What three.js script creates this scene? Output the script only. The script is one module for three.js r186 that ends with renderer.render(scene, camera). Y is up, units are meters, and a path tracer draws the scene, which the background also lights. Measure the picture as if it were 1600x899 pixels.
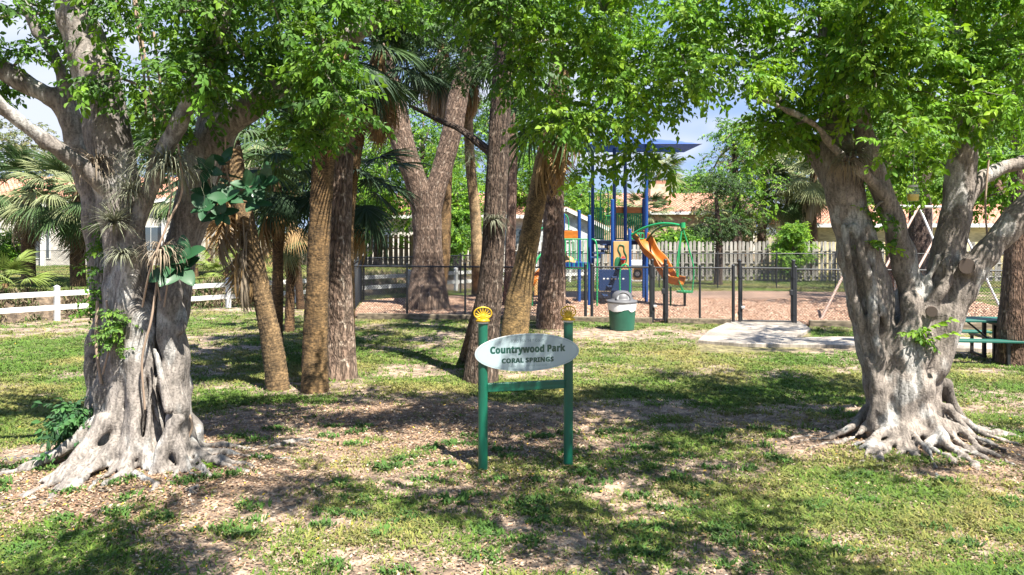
import * as THREE from 'three';
import { mergeGeometries } from 'three/addons/utils/BufferGeometryUtils.js';
import { RoundedBoxGeometry } from 'three/addons/geometries/RoundedBoxGeometry.js';

// ---------------------------------------------------------------- camera, sky, sun, exposure
const EYE = 2.45, FOCAL = 1200, HORIZON = 362;            // metres, photo pixels
const scene = new THREE.Scene();
const camera = new THREE.PerspectiveCamera(2 * Math.atan(449.5 / FOCAL) * 180 / Math.PI, 1600 / 899, 0.1, 900);
camera.position.set(0, EYE, 0);
camera.lookAt(0, EYE, -10);
camera.setViewOffset(1600, 899, 0, 449.5 - HORIZON, 1600, 899);   // level lens shifted down
const renderer = new THREE.WebGLRenderer();
renderer.toneMapping = THREE.LinearToneMapping;
renderer.toneMappingExposure = 3.15;
renderer.shadowMap.enabled = true;

const SUN = new THREE.Vector3(0.30, 0.86, 0.42).normalize();
const sun = new THREE.DirectionalLight(new THREE.Color(1, 0.95, 0.84), 5.0);
sun.position.copy(SUN).multiplyScalar(60); sun.target.position.set(0, 0, -14);
sun.position.add(sun.target.position);
sun.castShadow = true; sun.shadow.mapSize.set(4096, 4096);
Object.assign(sun.shadow.camera, { left: -40, right: 40, top: 40, bottom: -40, near: 1, far: 160 });
scene.add(sun, sun.target);

// ---------------------------------------------------------------- random numbers and noise
function rng(seed) { let a = seed >>> 0; return () => { a = (a + 0x6D2B79F5) | 0; let t = Math.imul(a ^ (a >>> 15), 1 | a); t = (t + Math.imul(t ^ (t >>> 7), 61 | t)) ^ t; return ((t ^ (t >>> 14)) >>> 0) / 4294967296; }; }
const R = rng(77);
const rr = (a, b, r = R) => a + (b - a) * r();
const pick = (a, r = R) => a[Math.floor(r() * a.length)];
const clamp = (x, a = 0, b = 1) => x < a ? a : x > b ? b : x;
const lerp = (a, b, t) => a + (b - a) * t;
const smooth = (a, b, x) => { const t = clamp((x - a) / (b - a)); return t * t * (3 - 2 * t); };
function hash3(x, y, z) { let h = Math.imul(x, 374761393) + Math.imul(y, 668265263) + Math.imul(z, 1274126177); h = Math.imul(h ^ (h >>> 13), 1274126177); return ((h ^ (h >>> 16)) >>> 0) / 4294967296; }
function vnoise(x, y, z, px = 0, py = 0) {                 // value noise -1..1, periodic in x, y when px, py are set
  const xi = Math.floor(x), yi = Math.floor(y), zi = Math.floor(z), f = x - xi, g = y - yi, h = z - zi;
  const u = f * f * (3 - 2 * f), v = g * g * (3 - 2 * g), w = h * h * (3 - 2 * h);
  const X = (k) => px ? ((xi + k) % px + px) % px : xi + k, Y = (k) => py ? ((yi + k) % py + py) % py : yi + k;
  const c = (i, j, k) => hash3(X(i), Y(j), zi + k);
  return 2 * lerp(lerp(lerp(c(0, 0, 0), c(1, 0, 0), u), lerp(c(0, 1, 0), c(1, 1, 0), u), v), lerp(lerp(c(0, 0, 1), c(1, 0, 1), u), lerp(c(0, 1, 1), c(1, 1, 1), u), v), w) - 1;
}
function fbm(x, y, z, o = 4) { let s = 0, a = 0.5; for (let i = 0; i < o; i++) { s += a * vnoise(x, y, z + i * 7.3); x *= 2.03; y *= 2.03; z *= 2.03; a *= 0.5; } return s; }
function tfbm(u, v, px, py, o = 4, s = 0) { let t = 0, a = 0.5; for (let i = 0; i < o; i++) { t += a * vnoise(u * px, v * py, s + i * 5.7, px, py); px *= 2; py *= 2; a *= 0.5; } return t; }

// ---------------------------------------------------------------- sky
{
  const W = 1024, H = 512, data = new Float32Array(W * H * 4);
  for (let j = 0; j < H; j++) for (let i = 0; i < W; i++) {
    const el = ((j + 0.5) / H - 0.5) * Math.PI, az = (i + 0.5) / W * 2 * Math.PI, y = Math.sin(el);
    const t = Math.pow(clamp(y), 0.45);
    let c = [lerp(0.20, 0.07, t), lerp(0.255, 0.14, t), lerp(0.34, 0.33, t)];
    if (y > 0) {
      const k = 1 / (y + 0.18), n = fbm(Math.cos(az) * Math.cos(el) * k * 1.6 + 9, Math.sin(az) * Math.cos(el) * k * 1.6, 3.3, 5);
      const m = smooth(0.0, 0.36, n) * 0.75;
      c = c.map((v, q) => lerp(v, [0.33, 0.34, 0.37][q], m));
    } else c = [0.16, 0.16, 0.12];
    const o = (j * W + i) * 4; data[o] = c[0]; data[o + 1] = c[1]; data[o + 2] = c[2]; data[o + 3] = 1;
  }
  const sky = new THREE.DataTexture(data, W, H, THREE.RGBAFormat, THREE.FloatType);
  sky.mapping = THREE.EquirectangularReflectionMapping; sky.magFilter = sky.minFilter = THREE.LinearFilter; sky.needsUpdate = true;
  scene.background = sky; scene.environment = sky;
}

// ---------------------------------------------------------------- places: a photo pixel and a distance, or a pixel on level ground
const V = (x, y, z) => new THREE.Vector3(x, y, z);
const P = (px, py, d) => V((px - 800) / FOCAL * d, EYE - (py - HORIZON) / FOCAL * d, -d);
const G = (px, py) => P(px, py, FOCAL * EYE / (py - HORIZON));
// terrain
const FA = V(-12.45, 0, -21), FD = V(10.1, 0, -10.6).normalize(), FN = V(FD.z, 0, -FD.x);   // line of the white fence; FN points behind it
const behindFence = (x, z) => (x - FA.x) * FN.x + (z - FA.z) * FN.z;
const mounds = [];
function ground(x, z) {
  let h = 0.05 * fbm(x * 0.35, z * 0.35, 1, 3) + 0.012 * fbm(x * 2.1, z * 2.1, 4, 2);
  h *= smooth(40, 25, Math.hypot(x, z + 8));
  const s = behindFence(x, z), left = smooth(2, -4, x) * smooth(60, 45, -z);
  h += left * (-0.75 * smooth(0.3, 1.9, s) + 1.25 * smooth(2.6, 5.0, s));
  for (const [mx, mz, mh, mr] of mounds) { const q = Math.hypot(x - mx, z - mz) / mr; if (q < 1) h += mh * (1 - q * q) * (1 - q * q); }
  return h;
}
const onGround = (px, py) => { const g = G(px, py); g.y = ground(g.x, g.z); return g; };

// ---------------------------------------------------------------- textures
function tex(w, h, f, srgb = true) {
  const d = new Uint8Array(w * h * 4);
  for (let j = 0; j < h; j++) for (let i = 0; i < w; i++) { const c = f((i + 0.5) / w, (j + 0.5) / h), o = (j * w + i) * 4; d[o] = clamp(c[0]) * 255; d[o + 1] = clamp(c[1]) * 255; d[o + 2] = clamp(c[2]) * 255; d[o + 3] = 255; }
  const t = new THREE.DataTexture(d, w, h); t.wrapS = t.wrapT = THREE.RepeatWrapping; t.magFilter = THREE.LinearFilter; t.minFilter = THREE.LinearMipmapLinearFilter;
  if (srgb) t.colorSpace = THREE.SRGBColorSpace; t.needsUpdate = true; return t;
}
const grey = (v) => [v, v, v];
const T = {};
T.soil = tex(1024, 1024, (u, v) => { const n = 0.78 + 0.42 * tfbm(u, v, 24, 24, 5, 1) + 0.3 * tfbm(u, v, 160, 160, 2, 5); return [n, n * 0.98, n * 0.95]; });
T.soilBump = tex(1024, 1024, (u, v) => grey(0.5 + 0.5 * tfbm(u, v, 40, 40, 5, 9)), false);
const fiss = (u, v, s, a = 9, b = 3) => { const w = u + 0.05 * tfbm(u, v, 4, 4, 3, s); return Math.abs(tfbm(w, v, a, b, 4, s + 3)); };
T.barkRough = tex(512, 512, (u, v) => { const f = clamp(fiss(u, v, 11, 22, 5) * 2.6 + 0.25 * tfbm(u, v, 50, 16, 3, 4)), n = 0.5 + 0.5 * tfbm(u, v, 10, 10, 4, 21), l = smooth(0.62, 0.75, n); return [lerp(0.30, 0.535, f) + 0.2 * l + 0.18 * (n - 0.5), lerp(0.258, 0.48, f) + 0.22 * l + 0.18 * (n - 0.5), lerp(0.228, 0.435, f) + 0.22 * l + 0.18 * (n - 0.5)]; });
T.barkRoughBump = tex(512, 512, (u, v) => grey(clamp(fiss(u, v, 11, 22, 5) * 2.6) * 0.75 + 0.3 * tfbm(u, v, 40, 24, 3, 2)), false);
T.barkFine = tex(512, 512, (u, v) => { const n = 0.86 + 0.34 * tfbm(u, v, 34, 10, 5, 31) + 0.22 * tfbm(u, v, 60, 50, 3, 8); return [n, n, n]; });
T.barkFineBump = tex(512, 512, (u, v) => grey(0.5 + 0.4 * tfbm(u, v, 30, 9, 4, 41) + 0.3 * tfbm(u, v, 50, 44, 3, 43)), false);
T.palm = tex(512, 512, (u, v) => { const n = tfbm(u, v, 20, 48, 4, 51), q = tfbm(u, v, 5, 5, 3, 61); const k = 0.62 + 0.4 * n + 0.3 * q; return [k, k * 0.9, k * 0.74]; });
T.palmBump = tex(512, 512, (u, v) => grey(0.5 + 0.6 * tfbm(u, v, 60, 12, 4, 71)), false);
T.wood = tex(512, 512, (u, v) => { const n = tfbm(u, v, 40, 4, 4, 81), q = tfbm(u, v, 4, 3, 3, 85); const k = 0.8 + 0.38 * n + 0.25 * q; return [k, k * 0.98, k * 0.95]; });
T.concrete = tex(512, 512, (u, v) => { const n = 0.86 + 0.25 * tfbm(u, v, 6, 6, 5, 91) + 0.2 * tfbm(u, v, 90, 90, 2, 95); return [n, n * 0.97, n * 0.94]; });
T.plastic = tex(256, 256, (u, v) => { const n = 0.92 + 0.16 * tfbm(u, v, 5, 5, 4, 101) + 0.05 * tfbm(u, v, 60, 60, 2, 3); return [n, n, n]; });

// ---------------------------------------------------------------- materials
const lin = (r, g, b) => new THREE.Color().setRGB(r, g, b);
const mat = (c, o = {}) => new THREE.MeshStandardMaterial({ color: c, roughness: 0.85, side: THREE.DoubleSide, ...o });
const leafMat = (c = lin(1, 1, 1), o = {}) => new THREE.MeshPhysicalMaterial({ color: c, roughness: 0.95, transmission: 0.46, thickness: 0, specularIntensity: 0.5, clearcoat: 0.14, clearcoatRoughness: 0.4, side: THREE.DoubleSide, ...o });
const M = {
  ficus: mat(lin(1, 1, 1), { vertexColors: true, map: T.barkFine, bumpMap: T.barkFineBump, bumpScale: 0.009, roughness: 0.9 }),
  bark: mat(lin(1, 1, 1), { vertexColors: true, map: T.barkRough, bumpMap: T.barkRoughBump, bumpScale: 0.03, roughness: 0.95 }),
  palm: mat(lin(1, 1, 1), { vertexColors: true, map: T.palm, bumpMap: T.palmBump, bumpScale: 0.01, roughness: 0.95 }),
  twig: mat(lin(0.13, 0.10, 0.075)),
  leaf: leafMat(),
  frond: leafMat(lin(0.055, 0.105, 0.03), { transmission: 0.3 }), frondPale: leafMat(lin(0.25, 0.28, 0.13), { transmission: 0.35 }), frondDark: leafMat(lin(0.028, 0.06, 0.026), { transmission: 0.25 }),
  dead: leafMat(lin(0.36, 0.235, 0.11), { transmission: 0.25, clearcoat: 0 }), deadGrey: leafMat(lin(0.31, 0.25, 0.185), { transmission: 0.25, clearcoat: 0 }),
  clusia: new THREE.MeshPhysicalMaterial({ color: lin(0.014, 0.068, 0.022), roughness: 0.6, clearcoat: 0.3, clearcoatRoughness: 0.25, side: THREE.DoubleSide }),
  air: leafMat(lin(0.21, 0.22, 0.15), { clearcoat: 0, transmission: 0.25 }),
  signGreen: new THREE.MeshPhysicalMaterial({ color: lin(0.004, 0.125, 0.075), roughness: 0.42, map: T.plastic, clearcoat: 0.3, clearcoatRoughness: 0.3 }),
  gold: new THREE.MeshPhysicalMaterial({ color: lin(0.5, 0.32, 0.015), roughness: 0.4, metalness: 0.25 }),
  whitePaint: mat(lin(0.78, 0.78, 0.76), { roughness: 0.5, map: T.plastic }),
  blackVinyl: mat(lin(0.018, 0.020, 0.024), { roughness: 0.45 }),
  blue: mat(lin(0.010, 0.065, 0.27), { roughness: 0.4, map: T.plastic }), navy: mat(lin(0.008, 0.03, 0.10), { roughness: 0.5 }),
  playGreen: mat(lin(0.015, 0.26, 0.09), { roughness: 0.4 }), darkGreen: mat(lin(0.012, 0.11, 0.045), { roughness: 0.5 }),
  orange: mat(lin(0.46, 0.145, 0.014), { roughness: 0.42, map: T.plastic }), tan: mat(lin(0.56, 0.33, 0.13), { roughness: 0.5, map: T.plastic }),
  yellow: mat(lin(0.8, 0.56, 0.01), { roughness: 0.4 }), red: mat(lin(0.5, 0.04, 0.03), { roughness: 0.5 }),
  steel: mat(lin(0.5, 0.5, 0.5), { roughness: 0.45, metalness: 0.4 }), steelRed: mat(lin(0.42, 0.30, 0.25), { roughness: 0.6, metalness: 0.15 }),
  concrete: mat(lin(0.42, 0.39, 0.355), { map: T.concrete }), timber: mat(lin(0.24, 0.2, 0.15), { map: T.wood }),
  tableGreen: mat(lin(0.012, 0.10, 0.075), { roughness: 0.5 }), blackPaint: mat(lin(0.02, 0.02, 0.022), { roughness: 0.4 }),
  lid: mat(lin(0.10, 0.10, 0.11), { roughness: 0.5 }), canGreen: new THREE.MeshPhysicalMaterial({ color: lin(0.02, 0.13, 0.085), roughness: 0.45, map: T.plastic, clearcoat: 0.2 }), liner: mat(lin(0.72, 0.73, 0.75), { roughness: 0.35 }),
  wallWhite: mat(lin(0.68, 0.68, 0.66), { map: T.concrete }), wallBlue: mat(lin(0.55, 0.62, 0.68), { map: T.concrete }), wallYellow: mat(lin(0.66, 0.6, 0.36), { map: T.concrete }), wallTan: mat(lin(0.5, 0.38, 0.28), { map: T.concrete }),
  roofTile: mat(lin(0.47, 0.235, 0.16), { vertexColors: true }), roofDark: mat(lin(0.27, 0.12, 0.09), { vertexColors: true }), roofGrey: mat(lin(0.2, 0.21, 0.23)),
  glass: new THREE.MeshPhysicalMaterial({ color: lin(0.06, 0.08, 0.1), roughness: 0.06, metalness: 0, clearcoat: 1 }),
};
M.frondLime = leafMat(lin(0.2, 0.27, 0.05), { transmission: 0.35 }); M.lidPale = mat(lin(0.32, 0.33, 0.35), { roughness: 0.45 }); M.wallPeach = mat(lin(0.66, 0.56, 0.44), { map: T.concrete }); M.wallPeach2 = mat(lin(0.6, 0.36, 0.24), { map: T.concrete }); M.roofTileFlat = mat(lin(0.45, 0.23, 0.16), { map: T.concrete });
M.pickets = [[0.48, 0.475, 0.46], [0.42, 0.412, 0.40], [0.37, 0.362, 0.35], [0.54, 0.53, 0.515]].map((c) => mat(lin(...c), { map: T.wood }));
M.picketsBrown = [[0.32, 0.25, 0.16], [0.26, 0.2, 0.13], [0.37, 0.29, 0.19], [0.21, 0.17, 0.12]].map((c) => mat(lin(...c), { map: T.wood }));

// ---------------------------------------------------------------- building blocks
const taken = new Map();
function numbered(name) { const n = taken.get(name) || 0; taken.set(name, n + 1); return n ? `${name}_${String(n).padStart(3, '0')}` : name; }
function tag(o, label, category, group, kind) { if (label) o.userData.label = label; if (category) o.userData.category = category; if (group) o.userData.group = group; if (kind) o.userData.kind = kind; return o; }
function thing(name, label, category, pos = V(0, 0, 0), group) { const o = new THREE.Group(); o.name = numbered(name); o.position.copy(pos); scene.add(o); return tag(o, label, category, group); }
function part(name, geo, m, parent, pos, rot) { const o = new THREE.Mesh(geo, m); o.name = parent === scene ? numbered(name) : name; if (pos) o.position.copy(pos); if (rot) o.rotation.set(...rot); parent.add(o); return o; }
function single(name, label, category, geo, m, pos, group) { const o = part(name, geo, m, scene, pos); return tag(o, label, category, group); }
function copy(o, label) { const c = o.clone(); c.name = numbered(o.name.replace(/_\d{3}$/, '')); if (label) c.userData = { ...c.userData, label }; scene.add(c); return c; }
const geoOf = (pos, idx, uv, col) => { const g = new THREE.BufferGeometry(); g.setAttribute('position', new THREE.Float32BufferAttribute(pos, 3)); if (uv) g.setAttribute('uv', new THREE.Float32BufferAttribute(uv, 2)); if (col) g.setAttribute('color', new THREE.Float32BufferAttribute(col, 3)); if (idx) g.setIndex(idx); g.computeVertexNormals(); return g; };
const box = (w, h, d, r = 0) => r ? new RoundedBoxGeometry(w, h, d, 2, r) : new THREE.BoxGeometry(w, h, d);
const at = (g, x, y, z) => g.translate(x, y, z);
function bar(a, b, r, rad = 8, r2 = r) {                    // round bar from a to b
  const d = b.clone().sub(a), g = new THREE.CylinderGeometry(r2, r, d.length(), rad);
  g.applyQuaternion(new THREE.Quaternion().setFromUnitVectors(V(0, 1, 0), d.clone().normalize())); const m = a.clone().add(b).multiplyScalar(0.5); return g.translate(m.x, m.y, m.z);
}
const pipe = (pts, r, seg = 24, rad = 8) => new THREE.TubeGeometry(new THREE.CatmullRomCurve3(pts), seg, r, rad);
const plainMerge = (gs) => mergeGeometries(gs.map((g) => { const q = g.index ? g.toNonIndexed() : g; for (const k of Object.keys(q.attributes)) if (!['position', 'normal', 'uv'].includes(k)) q.deleteAttribute(k); return q; }));

// tapered trunk along points with radii; ringed = leaf scars of a palm
function trunkGeo(pts, rad, o = {}) {
  const { radial = 18, seg = 60, noise = 0.05, freq = 3, seed = 0, color = [0.3, 0.25, 0.2], color2 = color, ring = 0, lichen = 0, flare = 0, lobes = 5 } = o;
  const curve = new THREE.CatmullRomCurve3(pts), len = curve.getLength(), fr = curve.computeFrenetFrames(seg, false);
  const pos = [], uv = [], col = [], idx = [];
  let side = V(1, 0, 0); const uRep = Math.max(1, Math.round(2 * Math.PI * rad.reduce((a, b) => a + b) / rad.length / 0.55));
  for (let i = 0; i <= seg; i++) {
    const t = i / seg, p = curve.getPointAt(t), tan = curve.getTangentAt(t), k = t * (rad.length - 1), k0 = Math.min(Math.floor(k), rad.length - 2), r0 = lerp(rad[k0], rad[k0 + 1], k - k0);
    side = side.clone().sub(tan.clone().multiplyScalar(side.dot(tan))).normalize(); const up = tan.clone().cross(side);
    for (let j = 0; j <= radial; j++) {
      const a = j / radial * Math.PI * 2, c = Math.cos(a), s = Math.sin(a);
      let r = r0 * (1 + noise * 2 * fbm(c * freq + seed, s * freq, t * len * 1.2 + seed, 3));
      if (flare) r += flare * Math.exp(-t * len * 2.6) * (0.7 + (lobes ? 0.5 * Math.cos(a * lobes + seed) : 0));
      if (ring) { const q = ((t * len / ring + 0.25 * fbm(c, s, t * len * 3, 2)) % 1 + 1) % 1; r += 0.010 * (q - 0.5) + 0.005 * vnoise(c * 6, s * 6, Math.floor(t * len / ring)); }
      pos.push(p.x + (side.x * c + up.x * s) * r, p.y + (side.y * c + up.y * s) * r, p.z + (side.z * c + up.z * s) * r);
      uv.push(j / radial * uRep, t * len / 0.7);
      const n = clamp(0.5 + fbm(c * 2 + seed, s * 2 + 3, t * len * 1.4, 4)), L = lichen * smooth(0.56, 0.72, 0.5 + 0.8 * fbm(c * 5 + 9, s * 5 + seed, t * len * 4, 3));
      for (let q = 0; q < 3; q++) col.push(lerp(lerp(color[q], color2[q], n), [0.62, 0.62, 0.57][q], L));
    }
  }
  const W = radial + 1; for (let i = 0; i < seg; i++) for (let j = 0; j < radial; j++) { const a = i * W + j; idx.push(a, a + 1, a + W, a + 1, a + W + 1, a + W); }
  return geoOf(pos, idx, uv, col);
}

// fused body of tapered strands: smooth union of capsules on a grid, meshed with surface nets
function fusedBody(segs, { cell = 0.026, k = 0.014, amp = 0.02, freq = 5, colour }) {
  let lo = [1e9, 1e9, 1e9], hi = [-1e9, -1e9, -1e9];
  for (const s of segs) for (let q = 0; q < 3; q++) { lo[q] = Math.min(lo[q], s[q] - s[3], s[4 + q] - s[7]); hi[q] = Math.max(hi[q], s[q] + s[3], s[4 + q] + s[7]); }
  lo = lo.map((v) => v - 0.15); hi = hi.map((v) => v + 0.15);
  const n = lo.map((v, q) => Math.ceil((hi[q] - v) / cell) + 1), sx = 1, sy = n[0], sz = n[0] * n[1], F = new Float32Array(n[0] * n[1] * n[2]);
  const D = new Float32Array(F.length).fill(9); let touched = [], last = segs[0][8];
  const flush = () => { for (const i of touched) { F[i] += Math.exp(Math.min(-D[i] / k, 60)); D[i] = 9; } touched = []; };
  for (const [ax, ay, az, ra, bx, by, bz, rb, sid] of segs) {
    if (sid !== last) { flush(); last = sid; }
    const dx = bx - ax, dy = by - ay, dz = bz - az, L = dx * dx + dy * dy + dz * dz || 1e-9, m = k * 5;
    const b0 = [Math.min(ax - ra, bx - rb), Math.min(ay - ra, by - rb), Math.min(az - ra, bz - rb)].map((v, q) => Math.max(0, Math.floor((v - m - lo[q]) / cell)));
    const b1 = [Math.max(ax + ra, bx + rb), Math.max(ay + ra, by + rb), Math.max(az + ra, bz + rb)].map((v, q) => Math.min(n[q] - 1, Math.ceil((v + m - lo[q]) / cell)));
    for (let z = b0[2]; z <= b1[2]; z++) for (let y = b0[1]; y <= b1[1]; y++) for (let x = b0[0]; x <= b1[0]; x++) {
      const X = lo[0] + x * cell - ax, Y = lo[1] + y * cell - ay, Z = lo[2] + z * cell - az, t = clamp((X * dx + Y * dy + Z * dz) / L);
      const d = Math.hypot(X - dx * t, Y - dy * t, Z - dz * t) - (ra + (rb - ra) * t);
      if (d < m) { const i = x + y * sy + z * sz; if (D[i] === 9) touched.push(i); if (d < D[i]) D[i] = d; }
    }
  }
  flush();
  for (let z = 0; z < n[2]; z++) for (let y = 0; y < n[1]; y++) for (let x = 0; x < n[0]; x++) {
    const i = x + y * sy + z * sz; let f = F[i] > 0 ? -k * Math.log(F[i]) : 0.2;
    if (Math.abs(f) < 0.09) { const X = lo[0] + x * cell, Y = lo[1] + y * cell, Z = lo[2] + z * cell; f += amp * (fbm(X * freq, Y * freq * 0.45, Z * freq, 3) + 0.8 * Math.abs(vnoise(X * freq * 2.3, Y * freq * 0.5, Z * freq * 2.3))); }
    F[i] = f;
  }
  const id = new Int32Array(F.length).fill(-1), pos = [], idx = [];
  const off = [0, sx, sy, sx + sy, sz, sx + sz, sy + sz, sx + sy + sz], E = [[0, 1], [2, 3], [4, 5], [6, 7], [0, 2], [1, 3], [4, 6], [5, 7], [0, 4], [1, 5], [2, 6], [3, 7]];
  for (let z = 0; z < n[2] - 1; z++) for (let y = 0; y < n[1] - 1; y++) for (let x = 0; x < n[0] - 1; x++) {
    const i = x + y * sy + z * sz; let mask = 0; for (let c = 0; c < 8; c++) if (F[i + off[c]] < 0) mask |= 1 << c;
    if (mask === 0 || mask === 255) continue;
    let px = 0, py = 0, pz = 0, m = 0;
    for (const [a, b] of E) { const fa = F[i + off[a]], fb = F[i + off[b]]; if ((fa < 0) === (fb < 0)) continue; const t = fa / (fa - fb); px += (a & 1) + t * ((b & 1) - (a & 1)); py += ((a >> 1) & 1) + t * (((b >> 1) & 1) - ((a >> 1) & 1)); pz += (a >> 2) + t * ((b >> 2) - (a >> 2)); m++; }
    id[i] = pos.length / 3; pos.push(lo[0] + (x + px / m) * cell, lo[1] + (y + py / m) * cell, lo[2] + (z + pz / m) * cell);
  }
  const quad = (a, b, c, d, flip) => { if (a < 0 || b < 0 || c < 0 || d < 0) return; flip ? idx.push(a, c, b, a, d, c) : idx.push(a, b, c, a, c, d); };
  for (let z = 1; z < n[2] - 1; z++) for (let y = 1; y < n[1] - 1; y++) for (let x = 1; x < n[0] - 1; x++) {
    const i = x + y * sy + z * sz, s = F[i] < 0;
    if (s !== F[i + sx] < 0) quad(id[i], id[i - sy], id[i - sy - sz], id[i - sz], s);
    if (s !== F[i + sy] < 0) quad(id[i], id[i - sz], id[i - sz - sx], id[i - sx], s);
    if (s !== F[i + sz] < 0) quad(id[i], id[i - sx], id[i - sx - sy], id[i - sy], s);
  }
  // winding outward: test against field, then box-projected uv
  let g = geoOf(pos, idx); const N = g.attributes.normal.array; let vote = 0;
  for (let v = 0; v < pos.length / 3; v += 97) { const s = 0.03, x = pos[v * 3] + N[v * 3] * s, y = pos[v * 3 + 1] + N[v * 3 + 1] * s, z = pos[v * 3 + 2] + N[v * 3 + 2] * s; vote += Math.sign(F[Math.round((x - lo[0]) / cell) + Math.round((y - lo[1]) / cell) * sy + Math.round((z - lo[2]) / cell) * sz] || 0); }
  if (vote < 0) { for (let t = 0; t < idx.length; t += 3) { const q = idx[t]; idx[t] = idx[t + 1]; idx[t + 1] = q; } g = geoOf(pos, idx); }
  const n2 = g.attributes.normal.array, map = new Map(), P2 = [], N2 = [], U2 = [], C2 = [], I2 = [];
  for (let t = 0; t < idx.length; t += 3) {
    let ax = 0, az = 0, ay = 0; for (let q = 0; q < 3; q++) { ax += Math.abs(n2[idx[t + q] * 3]); ay += Math.abs(n2[idx[t + q] * 3 + 1]); az += Math.abs(n2[idx[t + q] * 3 + 2]); }
    const plane = ay > ax * 1.6 && ay > az * 1.6 ? 1 : ax > az ? 0 : 2;
    for (let q = 0; q < 3; q++) {
      const v = idx[t + q], key = v * 3 + plane; let w = map.get(key);
      if (w === undefined) { w = P2.length / 3; map.set(key, w); const x = pos[v * 3], y = pos[v * 3 + 1], z = pos[v * 3 + 2]; P2.push(x, y, z); N2.push(n2[v * 3], n2[v * 3 + 1], n2[v * 3 + 2]); U2.push((plane === 0 ? z : x) * 1.6, (plane === 1 ? z : y) * 1.6); C2.push(...colour(x, y, z)); }
      I2.push(w);
    }
  }
  const out = new THREE.BufferGeometry(); out.setAttribute('position', new THREE.Float32BufferAttribute(P2, 3)); out.setAttribute('normal', new THREE.Float32BufferAttribute(N2, 3)); out.setAttribute('uv', new THREE.Float32BufferAttribute(U2, 2)); out.setAttribute('color', new THREE.Float32BufferAttribute(C2, 3)); out.setIndex(I2);
  return out;
}

// ---------------------------------------------------------------- ground: where grass, bare soil and leaf litter lie
const ficusL = V(-3.93, 0, -8.1), ficusR = V(4.72, 0, -9.05);
mounds.push([ficusL.x, ficusL.z, 0.10, 2.4], [ficusR.x, ficusR.z, 0.08, 2.2], [-1.4, -10.2, 0.04, 3]);
function cover(x, z) {                                     // [grass 0..1, litter 0..1]
  const d = -z, n = fbm(x * 0.55 + 3, z * 0.75, 2, 4), m = fbm(x * 1.9, z * 2.6, 6, 3);
  let g = 0.55 + 0.95 * n + 0.9 * m, l = 0.25 + 0.6 * fbm(x * 0.8 + 20, z * 0.8, 9, 3);
  const bare = Math.exp(-(((x + 1.5) / 2.5) ** 2 + ((z + 10.0) / 1.15) ** 2)) * 1.5 + Math.exp(-(((x + 0.2) / 1.7) ** 2 + ((z + 8.6) / 1.3) ** 2)) * 0.55;
  g -= bare; l += bare * 0.75;
  for (const [f, k] of [[ficusL, 1.25], [ficusR, 0.8]]) { const q = Math.exp(-(((x - f.x) / 1.5) ** 2 + ((z - f.z - 0.45) / 1.1) ** 2)); g -= q * k; l += q * 0.8 * k; }
  g -= 0.24 * smooth(8.6, 7.0, d) * smooth(4.8, 1.5, Math.abs(x + 0.4));                 // worn foreground
  g -= 0.9 * Math.exp(-(((x - 3.6) / 2.6) ** 2 + ((d - 18.2) / 1.2) ** 2)) + 0.5 * Math.exp(-(((x + 1.2) / 2.2) ** 2 + ((d - 17.6) / 1.2) ** 2));
  if (d > 10.8) { g += 0.25; l -= 0.35; }
  const s = behindFence(x, z); if (x < -2 && s > 2.4 && s < 4.6) { g -= 1.0; l += 0.5; }
  return [clamp(g), clamp(l)];
}
{
  const axis = (lo, hi, fine, step, far) => { const a = []; for (let v = lo; v <= hi; v += step) a.push(v); for (let v = hi, s = step; v < far; s *= 1.25) { v += s; a.push(v); } for (let v = lo, s = step; v > -far; s *= 1.25) { v -= s; a.unshift(v); } return a; };
  const xs = axis(-15, 15, 0, 0.11, 420), zs = axis(-34, 2, 0, 0.11, 420), pos = [], uv = [], col = [], idx = [];
  for (const z of zs) for (const x of xs) {
    const [g, l] = cover(x, z), n = fbm(x * 3, z * 3, 12, 3);
    pos.push(x, ground(x, z), z); uv.push(x / 2.2, z / 2.2);
    const bank = x < -2 && behindFence(x, z) > 1.6 && behindFence(x, z) < 5 ? 1 : 0, soil = bank ? [0.20, 0.155, 0.115] : [0.42, 0.325, 0.26], litter = bank ? [0.17, 0.12, 0.08] : [0.31, 0.215, 0.155], gg = [0.205, 0.195, 0.075];  // brown ditch bank: soil and litter also darkened to stand in for palm shade
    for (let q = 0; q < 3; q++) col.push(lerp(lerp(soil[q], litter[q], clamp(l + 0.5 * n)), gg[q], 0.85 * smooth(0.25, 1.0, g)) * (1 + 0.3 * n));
  }
  const W = xs.length; for (let j = 0; j < zs.length - 1; j++) for (let i = 0; i < W - 1; i++) { const a = j * W + i; idx.push(a, a + W, a + 1, a + 1, a + W, a + W + 1); }
  tag(part('ground', geoOf(pos, idx, uv, col), mat(lin(1, 1, 1), { vertexColors: true, map: T.soil, bumpMap: T.soilBump, bumpScale: 0.03, roughness: 1 }), scene), 'park lawn of patchy grass, bare soil and leaf litter', 'ground', null, 'structure');
}
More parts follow.
